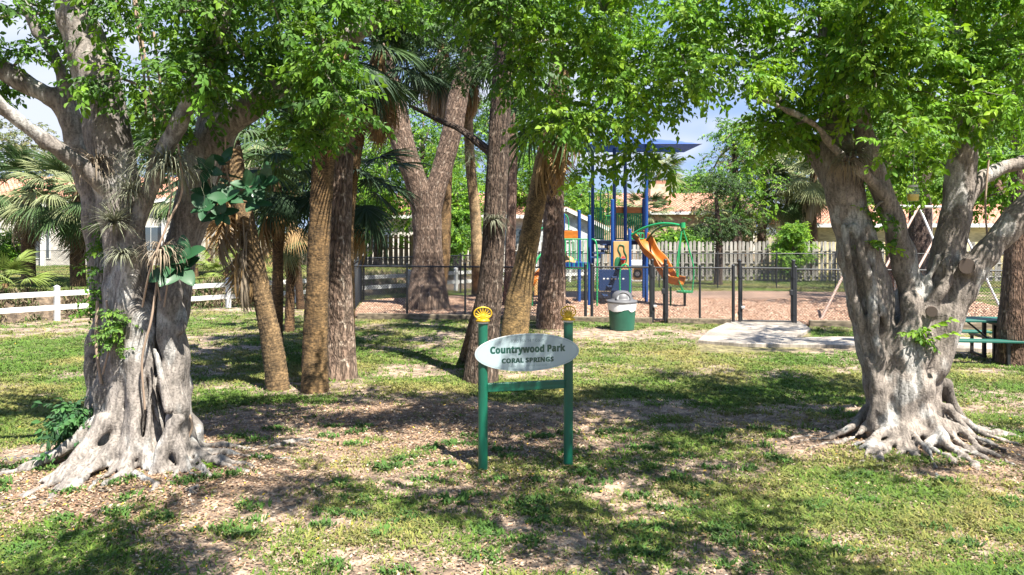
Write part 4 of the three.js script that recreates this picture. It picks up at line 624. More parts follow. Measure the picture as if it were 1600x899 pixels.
{ const p = [onGround(682, 470), P(690, 420, 27), P(697, 300, 27), P(700, 160, 27), P(690, 62, 27)]; palm('cabbage_palm', 'cabbage palm with heavy hanging thatch behind the forked trunk', p, [0.25, 0.2, 0.19, 0.19, 0.2], { fronds: 30, dead: 80, size: 1.75, mats: [M.frondDark, M.frond], seed: 13, deadMats: [M.dead, M.deadGrey], elev: [-1.0, 1.0], color: [0.36, 0.28, 0.19], color2: [0.23, 0.17, 0.11] }); }
{ const p = [onGround(540, 568), P(540, 440, 14.3), P(543, 330, 14.3), P(562, 200, 14.3), P(594, 80, 14.3)]; palm('cabbage_palm', 'cabbage palm with golden thatch right of the ringed palm', p, [0.17, 0.14, 0.13, 0.13, 0.14], { fronds: 20, dead: 60, size: 0.95, mats: [M.frondDark], seed: 14, deadMats: [M.dead], elev: [-0.9, 1.0] }); }
airPlant(737, 250, 27.7, 0.85, 160, 'round air plant ball on the slim pale trunk', 0.35);
airPlant(772, 345, 12.4, 0.3, 90, 'grey air plant on the dark tree behind the sign', 0.5);
airPlant(868, 262, 18.9, 0.55, 120, 'grey air plant on the straight shaggy trunk', 0.5);
tree('ash_tree', 'reddish trunk at the edge of the park by the picnic table', [onGround(1588, 570), P(1588, 520, 14.1), P(1592, 420, 14.1), P(1597, 320, 14.1), P(1604, 200, 14.1), P(1612, 60, 14.1)], [0.30, 0.24, 0.22, 0.22, 0.2, 0.18], cloudOf(22, 66, [1480, 1720], [-120, 190], [12.5, 16], BRIGHT, [0.4, 0.7], 46), { color: [0.95, 0.74, 0.62], color2: [0.65, 0.49, 0.41], seed: 10, from: 3.6, limbs: [[[P(1592, 345, 14.1), P(1572, 310, 14.2), P(1556, 285, 14.3), P(1540, 240, 14.4)], [0.14, 0.12, 0.1, 0.07]]] });
tree('slim_tree', 'brown trunk standing in the swing set mulch', [onGround(1401, 470), P(1400, 420, 27), P(1397, 340, 27), P(1393, 250, 27), P(1390, 180, 27)], [0.34, 0.29, 0.26, 0.22, 0.18], cloudOf(18, 67, [1330, 1480], [150, 320], [24, 30], BRIGHT, [0.7, 1.2], 34), { color: [0.95, 0.76, 0.66], color2: [0.66, 0.51, 0.45], seed: 12, from: 3, scale: 1.7 });
tree('slim_tree', 'greyish purple trunk before the yellow house', [onGround(1438, 446), P(1438, 400, 35), P(1438, 340, 35), P(1440, 260, 35)], [0.55, 0.5, 0.47, 0.4], cloudOf(16, 68, [1380, 1560], [140, 290], [33, 38], GREEN, [1.0, 1.6], 30), { color: [0.46, 0.38, 0.38], color2: [0.32, 0.26, 0.27], seed: 13, from: 4, scale: 2.2 });
// garden trees and shrubs behind the fences
const far = (label, px, d, h, w, pal, seed, o = {}) => {
  const b = P(px, 0, d); b.y = ground(b.x, b.z); const r = rng(seed), C = []; const n = o.n || 26;
  for (let i = 0; i < n; i++) { const a = r() * 6.283, q = Math.sqrt(r()), v = r(), y = lerp(o.low ?? 0.25, 1, v) * h, k = Math.sin(Math.PI * lerp(0.16, 0.95, v)); C.push([b.x + Math.cos(a) * q * w * k, b.y + y, b.z + Math.sin(a) * q * w * k, rr(0.16, 0.27, r) * w + 0.12 * h, pal, Math.round((o.per || 55) * rr(0.7, 1.2, r))]); }
  return tree(o.name || 'garden_tree', label, [b, b.clone().add(V(0.05, h * 0.4, 0)), b.clone().add(V(-0.1, h * 0.85, 0))], [0.035 * h, 0.025 * h, 0.012 * h], C, { seed, from: b.y + h * 0.2, scale: o.scale || 2, branchR: 0.03 + h * 0.004, flare: 0.05, group: 'trees and shrubs in the far gardens' });
};
far('bright green tree between the arms of the forked trunk', 662, 41, 8.2, 3.0, FARG, 81);
far('bright green shrub tree right of the forked trunk', 715, 38, 4.6, 1.5, FARG, 82, { n: 18 });
far('bushy tree behind the young palm fans', 590, 43, 7.2, 2.6, FARG, 83);
far('dense tree behind the tall ringed palm', 520, 48, 9, 3.5, GREEN, 84);
far('olive tree far behind the white porch', 30, 62, 10.5, 5, OLIVE, 85, { scale: 3 });
far('tall green tree behind the pale fan palm', 240, 55, 12, 5, FARG, 86, { scale: 3 });
far('round green tree behind the fan palms across the ditch', 420, 58, 13, 6, FARG, 87, { scale: 3, n: 36 });
far('feathery green tree left of the yellow house', 1150, 43, 8.6, 2.0, FARG, 88, { low: 0.4, per: 34, n: 22 });
far('dark leaved tree hanging over the weathered fence', 1122, 35, 5.0, 1.0, DARK, 89, { low: 0.45, n: 13, scale: 1.3, per: 36 });
far('bright lime shrub leaning on the weathered fence', 1240, 37.2, 2.6, 0.95, BRIGHT, 90, { name: 'garden_shrub', n: 20, scale: 1.2 });
far('light green shrub below the tiled roof', 1060, 43, 2.3, 2.2, FARG, 91, { name: 'garden_shrub', n: 20 });
far('light green shrub above the slide', 1100, 46, 2.5, 2.2, OLIVE, 92, { name: 'garden_shrub', n: 20 });
far('yellow green tree left of the blue canopy posts', 895, 62, 6.6, 3.5, FARG, 93, { scale: 2.6 });
far('green tree behind the leaning ringed palm', 830, 52, 8.0, 3.2, FARG, 94, { scale: 2.4 });
far('lime tree behind the swing set', 1400, 55, 11, 5, BRIGHT, 95, { scale: 3, n: 36 });
far('green tree behind the yellow house roof', 1540, 60, 12, 6, FARG, 96, { scale: 3, n: 36 });
far('far tree beyond the chimney roof', 1085, 85, 8, 6, FARG, 97, { scale: 3.4 });
far('tall tree behind the dark forked tree', 770, 64, 13, 6, GREEN, 98, { scale: 3, n: 34 });
far('feathery lime tree right of the chimney', 1190, 58, 9.5, 4.5, OLIVE, 99, { scale: 2.8, n: 30 });
far('bright shrub at the frame of the white porch', 8, 31, 1.9, 0.9, BRIGHT, 100, { name: 'garden_shrub', n: 14, scale: 1.2 });

// ---------------------------------------------------------------- the park sign
{
  const a = onGround(754.5, 733), b = onGround(888, 723), t = thing('park_sign', 'green post sign with white oval board and gold sun finials', 'sign', a.clone().lerp(b, 0.5));
  const A = a.clone().sub(t.position), B = b.clone().sub(t.position), ang = -Math.atan2(B.z - A.z, B.x - A.x), H = 1.52;
  for (const p of [A, B]) {
    const post = part('post', at(new THREE.CylinderGeometry(0.05, 0.05, H + 0.1, 28), 0, H / 2 - 0.05, 0), M.signGreen, t, p);
    part('collar', at(new THREE.CylinderGeometry(0.053, 0.053, 0.018, 28), 0, H + 0.005, 0), M.whitePaint, post);
    const f = new THREE.Group(); f.name = 'sun_finial'; f.position.copy(p).add(V(0, H + 0.014, 0)); f.rotation.y = ang + (p === B ? 0.25 : -0.05); t.add(f);
    const gs = [at(new THREE.CylinderGeometry(0.075, 0.072, 0.012, 24), 0, 0.008, 0), at(new THREE.CylinderGeometry(0.06, 0.066, 0.012, 24), 0, 0.02, 0)];
    const el = []; for (let i = 0; i < 40; i++) { const q = i / 40 * 6.2832; el.push(V(Math.cos(q) * 0.092, 0.085 + Math.sin(q) * 0.062, 0)); } gs.push(new THREE.TubeGeometry(new THREE.CatmullRomCurve3(el, true), 60, 0.0075, 8, true));
    for (let i = 0; i < 9; i++) { const q = Math.PI * (i + 0.5) / 9, c = Math.cos(q), s = Math.sin(q), r1 = 1 / Math.hypot(c / 0.086, s / 0.1); gs.push(bar(V(c * 0.034, 0.043 + s * 0.034, 0), V(c * r1, 0.043 + s * r1, 0), 0.0095, 6, 0.004)); }
    const gold = part('sun_ring', plainMerge(gs), M.gold, f); part('sun_disc', new THREE.SphereGeometry(0.038, 20, 14).scale(1, 1, 0.35).translate(0, 0.045, 0), M.gold, f);
  }
  const mid = A.clone().lerp(B, 0.5); const rail = part('crossbar', box(A.distanceTo(B) - 0.09, 0.088, 0.05, 0.006), M.signGreen, t, mid.clone().add(V(0, 0.855, 0))); rail.rotation.y = ang;
  const W = 1.115, Hh = 0.385, sh = new THREE.Shape(); sh.absellipse(0, 0, W / 2, Hh / 2, 0, Math.PI * 2);
  const g = new THREE.ExtrudeGeometry(sh, { depth: 0.012, bevelEnabled: true, bevelSize: 0.003, bevelThickness: 0.003, bevelSegments: 2, curveSegments: 64 });
  const c = document.createElement('canvas'); c.width = 2048; c.height = 707; const x = c.getContext('2d');
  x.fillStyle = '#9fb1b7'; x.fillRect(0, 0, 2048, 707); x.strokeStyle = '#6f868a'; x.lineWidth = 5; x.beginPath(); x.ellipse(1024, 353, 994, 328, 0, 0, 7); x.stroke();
  x.textAlign = 'center'; x.fillStyle = '#4d6069'; x.font = '74px sans-serif'; x.fillText('8395 NW 14', 890, 152); x.font = '42px sans-serif'; x.fillText('th', 1128, 126); x.font = '74px sans-serif'; x.fillText('Court', 1262, 152);
  const wide = (s, f, y, w, col, b) => { x.font = f; x.fillStyle = col; const m = x.measureText(s).width; x.save(); x.translate(1024, y); x.scale(w / m, 1); x.fillText(s, 0, 0); if (b) { x.strokeStyle = col; x.lineWidth = b; x.lineJoin = 'round'; x.strokeText(s, 0, 0); } x.restore(); };
  wide('Countrywood Park', 'bold 176px sans-serif', 350, 1480, '#06483f', 14); wide('CORAL SPRINGS', 'bold 118px sans-serif', 540, 1030, '#0d453f', 9); wide('EVERYTHING UNDER THE SUN', '38px sans-serif', 618, 760, '#70858a');
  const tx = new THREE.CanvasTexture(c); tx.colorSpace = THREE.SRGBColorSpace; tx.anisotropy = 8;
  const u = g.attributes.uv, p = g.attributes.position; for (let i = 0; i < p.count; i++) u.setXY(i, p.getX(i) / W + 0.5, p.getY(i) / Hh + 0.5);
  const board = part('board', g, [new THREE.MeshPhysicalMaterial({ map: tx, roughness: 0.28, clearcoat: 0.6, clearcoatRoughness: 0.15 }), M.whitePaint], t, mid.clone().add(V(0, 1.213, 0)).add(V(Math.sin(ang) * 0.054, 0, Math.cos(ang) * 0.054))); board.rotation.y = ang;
}
// ---------------------------------------------------------------- litter bin
{
  const t = thing('trash_can', 'green round trash can with grey dome lid and white liner', 'trash can', onGround(972, 516)); const L = (l) => new THREE.LatheGeometry(l.map(([x, y]) => new THREE.Vector2(x, y)), 40);
  part('bin', L([[0.001, 0.01], [0.285, 0.0], [0.30, 0.02], [0.34, 0.58], [0.34, 0.66]]), M.canGreen, t);
  const lg = L([[0.346, 0.5], [0.352, 0.56], [0.356, 0.65], [0.352, 0.70], [0.345, 0.71]]); const lp = lg.attributes.position; for (let i = 0; i < lp.count; i++) { const a = Math.atan2(lp.getZ(i), lp.getX(i)), y = lp.getY(i); if (y < 0.6) lp.setY(i, y + 0.045 * vnoise(a * 2.2, 3, 1) + 0.01 * vnoise(a * 9, 3, 1)); const k = 1 + 0.012 * vnoise(a * 12, y * 9, 4); lp.setX(i, lp.getX(i) * k); lp.setZ(i, lp.getZ(i) * k); } lg.computeVertexNormals(); part('bag_liner', lg, M.liner, t);
  const dome = part('lid', L([[0.372, 0.68], [0.38, 0.70], [0.375, 0.735], [0.27, 0.755], [0.262, 0.80], [0.235, 0.88], [0.18, 0.94], [0.10, 0.97], [0.001, 0.98]]), M.lid, t);
  const fs = new THREE.Shape(); fs.moveTo(-0.15, 0); fs.lineTo(0.15, 0); fs.absarc(0, 0.02, 0.15, 0, Math.PI, false); const flap = part('flap', new THREE.ExtrudeGeometry(fs, { depth: 0.03, bevelEnabled: true, bevelSize: 0.008, bevelThickness: 0.006, bevelSegments: 2 }), M.lidPale, dome, V(0, 0.765, 0.205)); flap.rotation.x = -0.25;
  part('flap_frame', new THREE.TorusGeometry(0.172, 0.016, 8, 24, Math.PI), M.lid, dome, V(0, 0.775, 0.245), [-0.25, 0, 0]);
}
// ---------------------------------------------------------------- chain link fences
function chainMesh(len, h, m = M.blackVinyl, y0 = 0.04) {   // diagonal wires in the x-y plane, cut to the panel
  const pos = [], idx = [], w = 0.0038, s = 0.074;
  for (const sg of [1, -1]) for (let c = -h; c < len; c += s) {
    let x0 = c, x1 = c + h, a = 0, b = 1; if (x0 < 0) a = -x0 / h; if (x1 > len) b = (len - x0) / h; if (b <= a) continue; const X = (t) => x0 + t * h, Y = (t) => y0 + (sg > 0 ? t : 1 - t) * h, k = pos.length / 3, z = sg * 0.002, q = w * 0.72;
    pos.push(X(a) - q, Y(a) + sg * q, z, X(a) + q, Y(a) - sg * q, z, X(a), Y(a), z + sg * w * 1.7, X(b) - q, Y(b) + sg * q, z, X(b) + q, Y(b) - sg * q, z, X(b), Y(b), z + sg * w * 1.7);
    for (let i = 0; i < 3; i++) { const j = (i + 1) % 3; idx.push(k + i, k + j, k + 3 + i, k + j, k + 3 + j, k + 3 + i); }
  }
  return geoOf(pos, idx);
}
function chainFence(name, label, a, b, h, n, { r = 0.03, rail = 0.022, kind } = {}) {
  a = a.clone(); b = b.clone(); a.y = ground(a.x, a.z); b.y = ground(b.x, b.z); const t = thing(name, label, 'fence', a, 'chain link fences round the playground'), d = b.clone().sub(a), len = Math.hypot(d.x, d.z), ang = -Math.atan2(d.z, d.x), D = V(d.x, 0, d.z).normalize();
  for (let i = 0; i <= n; i++) { const p = D.clone().multiplyScalar(len * i / n), gy = ground(a.x + p.x, a.z + p.z) - a.y, pr = i === 0 || i === n ? r * 1.4 : r; const post = part('post', at(new THREE.CylinderGeometry(pr, pr, h + 0.14, 12), 0, h / 2 - 0.02, 0), M.blackVinyl, t, V(p.x, gy, p.z)); part('post_cap', new THREE.SphereGeometry(pr * 1.15, 10, 8), M.blackVinyl, post, V(0, h + 0.055, 0)); }
  const g = new THREE.Group(); part('top_rail', bar(V(0, h, 0), V(len, h, 0), rail, 8), M.blackVinyl, t).rotation.y = ang; part('bottom_rail', bar(V(0, 0.05, 0), V(len, 0.05, 0), 0.008, 6), M.blackVinyl, t).rotation.y = ang;
  const m = part('chain_link', chainMesh(len, h - 0.05), M.blackVinyl, t); m.rotation.y = ang; m.userData.kind = 'stuff'; return t;
}
const near = (px) => { const k = (px - 800) / FOCAL, s = (NR.z - NL.z) / (NR.x - NL.x), z = (NL.z - NL.x * s) / (1 + k * s); return V(-z * k, 0, z); };
chainFence('chain_link_fence', 'black chain link fence run between the ringed palm and the trash can', near(547), near(915), 1.48, 4);
chainFence('chain_link_fence', 'black chain link fence run behind the trash can and slide', near(925), near(1017), 1.48, 1);
chainFence('chain_link_fence', 'black chain link fence run between the two gates', near(1042), near(1146), 1.48, 2);
chainFence('chain_link_fence', 'black chain link fence run behind the picnic table', near(1243), near(1700), 1.48, 4);
const FL = V(-5.35, 0, -27.2), FM = V(-1.0, 0, -31.8), FR = V(1.2, 0, -33.4);
chainFence('chain_link_fence', 'black chain link side fence between ringed palm and forked trunk', NL.clone().add(V(-0.03, 0, -0.12)), FL, 1.5, 3);
chainFence('chain_link_fence', 'black chain link rear fence behind the forked trunk', FL.clone().add(V(0.08, 0, -0.05)), FR, 1.5, 4);
chainFence('chain_link_fence', 'black chain link rear fence before the weathered picket fence', FR.clone().add(V(0.15, 0, 0)), V(24, 0, -32.8), 1.5, 9);
function gate(label, a, b, h) {
  const t = thing('chain_link_gate', label, 'gate', a.clone().setY(ground(a.x, a.z)), 'chain link gates'), d = b.clone().sub(a), len = d.length(), ang = -Math.atan2(d.z, d.x), y0 = 0.08;
  for (const x of [0.05, len - 0.05]) part('gate_stile', bar(V(x, y0, 0), V(x, h, 0), 0.022, 8), M.blackVinyl, t).rotation.y = ang;
  for (const y of [y0 + 0.02, h - 0.02]) part('gate_rail', bar(V(0.05, y, 0), V(len - 0.05, y, 0), 0.021, 8), M.blackVinyl, t).rotation.y = ang;
  for (const x of [0, len]) { const p = part('gate_post', bar(V(x, -0.05, 0), V(x, h + 0.16, 0), 0.042, 12), M.blackVinyl, t); p.rotation.y = ang; part('post_cap', new THREE.SphereGeometry(0.05, 12, 8), M.blackVinyl, p, V(x, h + 0.17, 0)); for (const y of [0.3, 1.25]) part('hinge', new THREE.CylinderGeometry(0.055, 0.055, 0.06, 10).translate(x, y, 0), M.blackVinyl, p); }
  const m = part('chain_link', chainMesh(len - 0.1, h - 0.12, M.blackVinyl, y0), M.blackVinyl, t, V(0.05 * Math.cos(ang), 0, -0.05 * Math.sin(ang))); m.rotation.y = ang; m.userData.kind = 'stuff';
  part('latch', box(0.08, 0.14, 0.07, 0.01), M.blackVinyl, t, V(Math.cos(ang) * (len - 0.07), 0.85, -Math.sin(ang) * (len - 0.07) + 0.04)); part('latch', box(0.09, 0.06, 0.1, 0.01), M.steel, t, V(Math.cos(ang) * 0.07, 0.45, -Math.sin(ang) * 0.07 + 0.03));
}
gate('narrow black chain link gate beside the trash can', near(1019), near(1040), 1.5);
gate('wide black chain link gate at the end of the concrete pad', near(1156), near(1240), 1.5);
{ // border timbers along the bed
  const tb = (label, p0, p1) => { const a = near(p0).add(V(0, 0, 0.1)), b = near(p1).add(V(0, 0, 0.1)), d = b.clone().sub(a), o = single('border_timber', label, 'timber', box(d.length(), 0.17, 0.13, 0.012), M.timber, a.clone().lerp(b, 0.5).setY(0.07), 'timbers edging the mulch bed'); o.rotation.y = -Math.atan2(d.z, d.x); };
  tb('grey border timber between palm and shaggy trunk', 560, 760); tb('grey border timber left of the trash can', 772, 955); tb('grey border timber right of the trash can', 958, 1018); tb('grey border timber between the two gates', 1042, 1140); tb('grey border timber behind the fig and picnic table', 1262, 1690);
}
// ---------------------------------------------------------------- white two-rail fence
{
  const t = thing('white_fence', 'white two rail fence along the ditch', 'fence', FA.clone().setY(ground(FA.x, FA.z)));
  const s0 = -4.9, step = 2.45, pg = box(0.13, 1.06, 0.13, 0.008), pts = []; for (let i = 0; i < 13; i++) pts.push(FA.clone().addScaledVector(FD, s0 + i * step));
  pts.forEach((p) => p.setY(ground(p.x, p.z)));
  pts.forEach((p, i) => {
    const post = part('post', pg, M.whitePaint, t, p.clone().sub(t.position).add(V(0, 0.40, 0))); post.rotation.y = Math.PI / 4; part('post_cap', new THREE.ConeGeometry(0.105, 0.05, 4).rotateY(Math.PI / 4), M.whitePaint, post, V(0, 0.553, 0));
    if (i) for (const y of [0.36, 0.74]) { const a = pts[i - 1].clone().add(V(0, y, 0)), b = p.clone().add(V(0, y, 0)), d = b.clone().sub(a), r = part('rail', box(d.length() - 0.135, 0.14, 0.045, 0.006), M.whitePaint, t, a.clone().lerp(b, 0.5).sub(t.position)); r.rotation.order = 'YZX'; r.rotation.y = -Math.atan2(d.z, d.x); r.rotation.z = Math.asin(d.y / d.length()); }
  });
}
// ---------------------------------------------------------------- wooden fences: every picket on its own
function woodFence(label, a, b, h, mats, { gap = 0.19, w = 0.135, seed = 1, dogear = true } = {}) {
  const t = thing('picket_fence', label, 'fence', a.clone().setY(ground(a.x, a.z)), 'wooden fences of the far gardens'), d = b.clone().sub(a), len = Math.hypot(d.x, d.z), ang = -Math.atan2(d.z, d.x), r = rng(seed), n = Math.min(298, Math.floor(len / gap));
  const sh = new THREE.Shape(); sh.moveTo(-w / 2, 0); sh.lineTo(w / 2, 0); sh.lineTo(w / 2, h - 0.05); sh.lineTo(w / 2 - 0.035, h); sh.lineTo(-w / 2 + 0.035, h); sh.lineTo(-w / 2, h - 0.05); const g = new THREE.ExtrudeGeometry(sh, { depth: 0.02, bevelEnabled: false });
  { const p = g.attributes.position, u = g.attributes.uv; for (let i = 0; i < p.count; i++) u.setXY(i, p.getX(i) * 1.5, p.getY(i) * 0.6); }
  for (let i = 0; i < n; i++) { const s = (i + 0.5) / n * len, x = Math.cos(ang) * s, z = -Math.sin(ang) * s, y = ground(a.x + x, a.z + z) - t.position.y, off = (i % 2 ? 0.03 : -0.055); const p = part('picket', g, pick(mats, r), t, V(x + Math.sin(ang) * off, y + rr(0, 0.03, r), z + Math.cos(ang) * off)); p.rotation.set(0, ang, rr(-0.012, 0.012, r)); p.scale.y = rr(0.975, 1.02, r); }
  for (const y of [0.35, 1.0, 1.6]) part('rail', bar(V(0, y, 0), V(len, y, 0), 0.03, 4), mats[2], t, V(0, 0.0, 0)).rotation.y = ang;
}
woodFence('weathered grey picket fence behind the playground slide and gates', V(-0.6, 0, -38.6), V(24, 0, -37.6), 1.95, M.pickets, { seed: 3, gap: 0.2 });
woodFence('brown picket fence behind the forked trunk', V(-9.4, 0, -44), V(-1.0, 0, -41), 1.75, M.picketsBrown, { seed: 4, gap: 0.16, w: 0.13 });
woodFence('brown picket fence across the ditch behind the palms', V(-24, 0, -46), V(-9.6, 0, -44.1), 1.7, M.picketsBrown, { seed: 5, gap: 0.18, w: 0.14 });
chainFence('garden_fence', 'thin dark garden fence across the ditch before the white porch', V(-26, 0, -33), V(-9, 0, -36.5), 1.1, 8, { r: 0.022, rail: 0.014 });

// ---------------------------------------------------------------- picnic table
{
  const t = thing('picnic_table', 'green slatted picnic table with black metal legs beside the fig', 'table', onGround(1487, 562)), L = 2.0; t.rotation.y = -0.12;
  for (let i = 0; i < 5; i++) part('top_plank', box(L, 0.04, 0.135, 0.008), M.tableGreen, t, V(0, 0.755, -0.3 + i * 0.15)); 
  for (const s of [-1, 1]) for (let i = 0; i < 2; i++) part('seat_plank', box(L, 0.04, 0.13, 0.008), M.tableGreen, t, V(0, 0.44, s * (0.62 + i * 0.14)));
  for (const x of [-0.68, 0.68]) {
    part('leg', plainMerge([box(0.06, 0.74, 0.06).translate(x, 0.37, -0.2), box(0.06, 0.74, 0.06).translate(x, 0.37, 0.2), box(0.055, 0.05, 1.56).translate(x, 0.395, 0), box(0.055, 0.05, 0.66).translate(x, 0.705, 0), box(0.05, 0.40, 0.05).translate(x, 0.2, 0.7), box(0.05, 0.40, 0.05).translate(x, 0.2, -0.7), box(0.052, 0.04, 0.6).translate(x, 0.03, 0.44), box(0.052, 0.04, 0.6).translate(x, 0.03, -0.44)]), M.blackPaint, t);
    part('brace', bar(V(x * 0.95, 0.4, 0), V(x * 0.4, 0.72, 0), 0.018, 8), M.blackPaint, t);
  }
}
// ---------------------------------------------------------------- swing set
{
  const o = onGround(1400, 496), t = thing('swing_set', 'tall metal swing set with three splayed frames behind the four stemmed fig', 'swing set', o);
  const ap = [P(1372, 322, 22.2), P(1436, 322, 23.4), P(1488, 324, 24.8)], foot = [[G(1283, 500), G(1462, 496)], [G(1343, 494), G(1511, 496)], [G(1397, 488), G(1566, 487)]];
  part('top_bar', bar(ap[0].clone().sub(o), ap[2].clone().sub(o), 0.045, 12), M.steel, t);
  ap.forEach((p, i) => foot[i].forEach((f, k) => part('leg', bar(f.clone().setY(0).sub(o), p.clone().sub(o), 0.038, 10), k ? M.steel : M.steelRed, t)));
  for (const [k, q] of [[0, 0.5], [1, 0.5]]) { const c = ap[k].clone().lerp(ap[k + 1], q).sub(o), d = ap[2].clone().sub(ap[0]).normalize(); for (const s of [-1, 1]) part('chain', bar(c.clone().addScaledVector(d, 0.24 * s), c.clone().addScaledVector(d, 0.22 * s).setY(0.5), 0.007, 6), M.steel, t); const seat = part('swing_seat', box(0.5, 0.03, 0.18, 0.01), M.blackPaint, t, c.clone().setY(0.49)); seat.rotation.y = -Math.atan2(d.z, d.x); }
}

// ---------------------------------------------------------------- play structure
{
  const o = P(955, 0, 26.5).setY(0.02), t = thing('play_structure', 'blue and green play structure with orange slides and shade canopy', 'playground', o);
  const Q = (px, py, d) => P(px, py, d).sub(o), top = (py, d) => EYE - (py - HORIZON) / FOCAL * d - o.y;
  const post = (px, d, yTop, r = 0.062, m = M.blue) => { const b = Q(px, 0, d); part('post', bar(V(b.x, -0.05, b.z), V(b.x, yTop, b.z), r, 16), m, t); part('post_cap', new THREE.SphereGeometry(r * 1.02, 14, 8).scale(1, 0.5, 1), m, t, V(b.x, yTop, b.z)); return V(b.x, 0, b.z); };
  const H1 = 1.40, H2 = 2.12;
  const a0 = post(880, 25.2, 3.0), a1 = post(921, 25.2, 2.95), a2 = post(905, 26.6, 3.15), a3 = post(868, 26.6, 3.1);
  const b0 = post(957, 26.0, 3.5), b1 = post(984, 26.0, 2.5), b2 = post(1010, 26.4, 5.4), b3 = post(960, 27.6, 5.4), b4 = post(926, 27.6, 5.4), b5 = post(977, 27.7, 5.4), b6 = post(1006, 27.9, 3.6);
  const slab = (poly, y, h, m, nm) => { const s = new THREE.Shape(poly.map((p) => new THREE.Vector2(p.x, -p.z))); const g = new THREE.ExtrudeGeometry(s, { depth: h, bevelEnabled: false }).rotateX(-Math.PI / 2); return part(nm, g, m, t, V(0, y - h, 0)); };
  slab([a0, a1, a2, a3], H1, 0.16, M.blue, 'deck'); slab([b0, b2, b6, b4], H2, 0.14, M.navy, 'deck');
  // stairs between the decks, each step a plank with its riser
  for (let i = 0; i < 4; i++) { const f = (i + 0.5) / 4, c = Q(lerp(926, 950, f), 0, 26.6); part('step', box(0.34, 0.05, 0.9, 0.01), M.navy, t, V(c.x, lerp(H1, H2, (i + 1) / 5), c.z)); part('riser', box(0.02, 0.16, 0.9), M.navy, t, V(c.x + 0.15, lerp(H1, H2, (i + 1) / 5) + 0.08, c.z)); }
  for (let i = 0; i < 5; i++) { const c = Q(946 + i * 7, 0, 25.5 + 0.05 * i); part('step', box(0.16, 0.05, 0.7, 0.01), M.navy, t, V(c.x, 0.3 + 0.3 * i, c.z - 0.3)); }
  { const c = Q(960, 438, 25.8), p = part('wall_panel', box(1.05, 0.72, 0.04, 0.015), M.navy, t, c); for (let i = 0; i < 6; i++) part('slot', box(0.07, 0.045, 0.012, 0.004), M.whitePaint, p, V(-0.35 + i * 0.13, 0.05, 0.022)); }
  // railings: top and bottom bars with balusters
  const railing = (A, B, y0, y1, n, m = M.playGreen, r = 0.014) => { const g = new THREE.Group(); g.name = 'railing'; t.add(g); const a = A.clone(), b = B.clone(); part('rail_bar', bar(a.clone().setY(y1), b.clone().setY(y1), 0.021, 8), m, g); part('rail_bar', bar(a.clone().setY(y0), b.clone().setY(y0), 0.021, 8), m, g); for (let i = 0; i <= n; i++) { const p = a.clone().lerp(b, i / n); part('baluster', bar(p.clone().setY(y0), p.clone().setY(y1), r, 6), m, g); } };
  railing(Q(876, 0, 25.1), Q(918, 0, 25.1), H1 - 0.18, H1 + 0.78, 6); railing(a3, a2, H1 + 0.05, H1 + 0.85, 7); railing(a3, a0, H1 + 0.05, H1 + 0.85, 5);
  railing(Q(928, 0, 27.6), Q(943, 0, 27.5), H2 + 0.05, H2 + 1.15, 5, M.playGreen, 0.024); railing(Q(946, 0, 26.9), Q(955, 0, 26.7), H2 - 0.45, H2 + 0.85, 3, M.playGreen, 0.02); railing(Q(961, 0, 27.7), Q(975, 0, 27.7), H2 + 0.05, H2 + 0.95, 5, M.playGreen, 0.022); railing(Q(979, 0, 27.8), Q(1004, 0, 27.9), H2 + 0.05, H2 + 0.95, 8, M.playGreen, 0.022); railing(Q(987, 0, 26.1), Q(1006, 0, 26.35), H2 + 0.06, H2 + 0.25, 4, M.playGreen, 0.016);
  const plank = (A, B, y0, y1, m, nm) => { const c = A.clone().lerp(B, 0.5), d = B.clone().sub(A), p = part(nm, box(Math.hypot(d.x, d.z), y1 - y0, 0.04, 0.012), m, t, V(c.x, (y0 + y1) / 2, c.z)); p.rotation.y = -Math.atan2(d.z, d.x); return p; };
  plank(Q(876, 0, 25.15), Q(903, 0, 25.15), H1 + 0.80, H1 + 1.06, M.orange, 'header_panel'); plank(Q(961, 0, 27.72), Q(1006, 0, 27.95), H2 + 0.97, H2 + 1.2, M.orange, 'header_panel');
  // activity panel with a green creature-like relief and red disc
  { const A = Q(958.5, 0, 25.92), B = Q(982.5, 0, 25.92), p = plank(A, B, 0.95, 2.10, M.tan, 'activity_panel');
    const blob = (pts, m, z, nm) => { const g = new THREE.TubeGeometry(new THREE.CatmullRomCurve3(pts.map(([x, y]) => V(x, y, 0)), true), 40, 0.022, 6, true); part(nm, g, m, p, V(0, 0, z)); };
    blob([[-0.05, 0.45], [0.08, 0.42], [0.1, 0.25], [0.18, 0.05], [0.14, -0.18], [0, -0.3], [-0.1, -0.1], [-0.02, 0.1], [-0.1, 0.3]], M.darkGreen, 0.03, 'track'); part('disc', new THREE.CylinderGeometry(0.085, 0.085, 0.03, 20).rotateX(Math.PI / 2).scale(0.8, 1.5, 1), M.red, p, V(0.07, -0.05, 0.03)); part('relief', new THREE.SphereGeometry(0.15, 18, 12).scale(0.75, 1.7, 0.16), M.darkGreen, p, V(-0.12, -0.2, 0.025)); }
  { const c = Q(996, 428, 25.95), p = part('telescope_panel', box(0.34, 0.42, 0.04, 0.05), M.tan, t, c); part('ring', new THREE.TorusGeometry(0.11, 0.035, 10, 28), M.blackPaint, p, V(0, 0, 0.03)); part('lens', new THREE.CylinderGeometry(0.09, 0.09, 0.02, 24).rotateX(Math.PI / 2), M.steel, p, V(0, 0, 0.024)); }
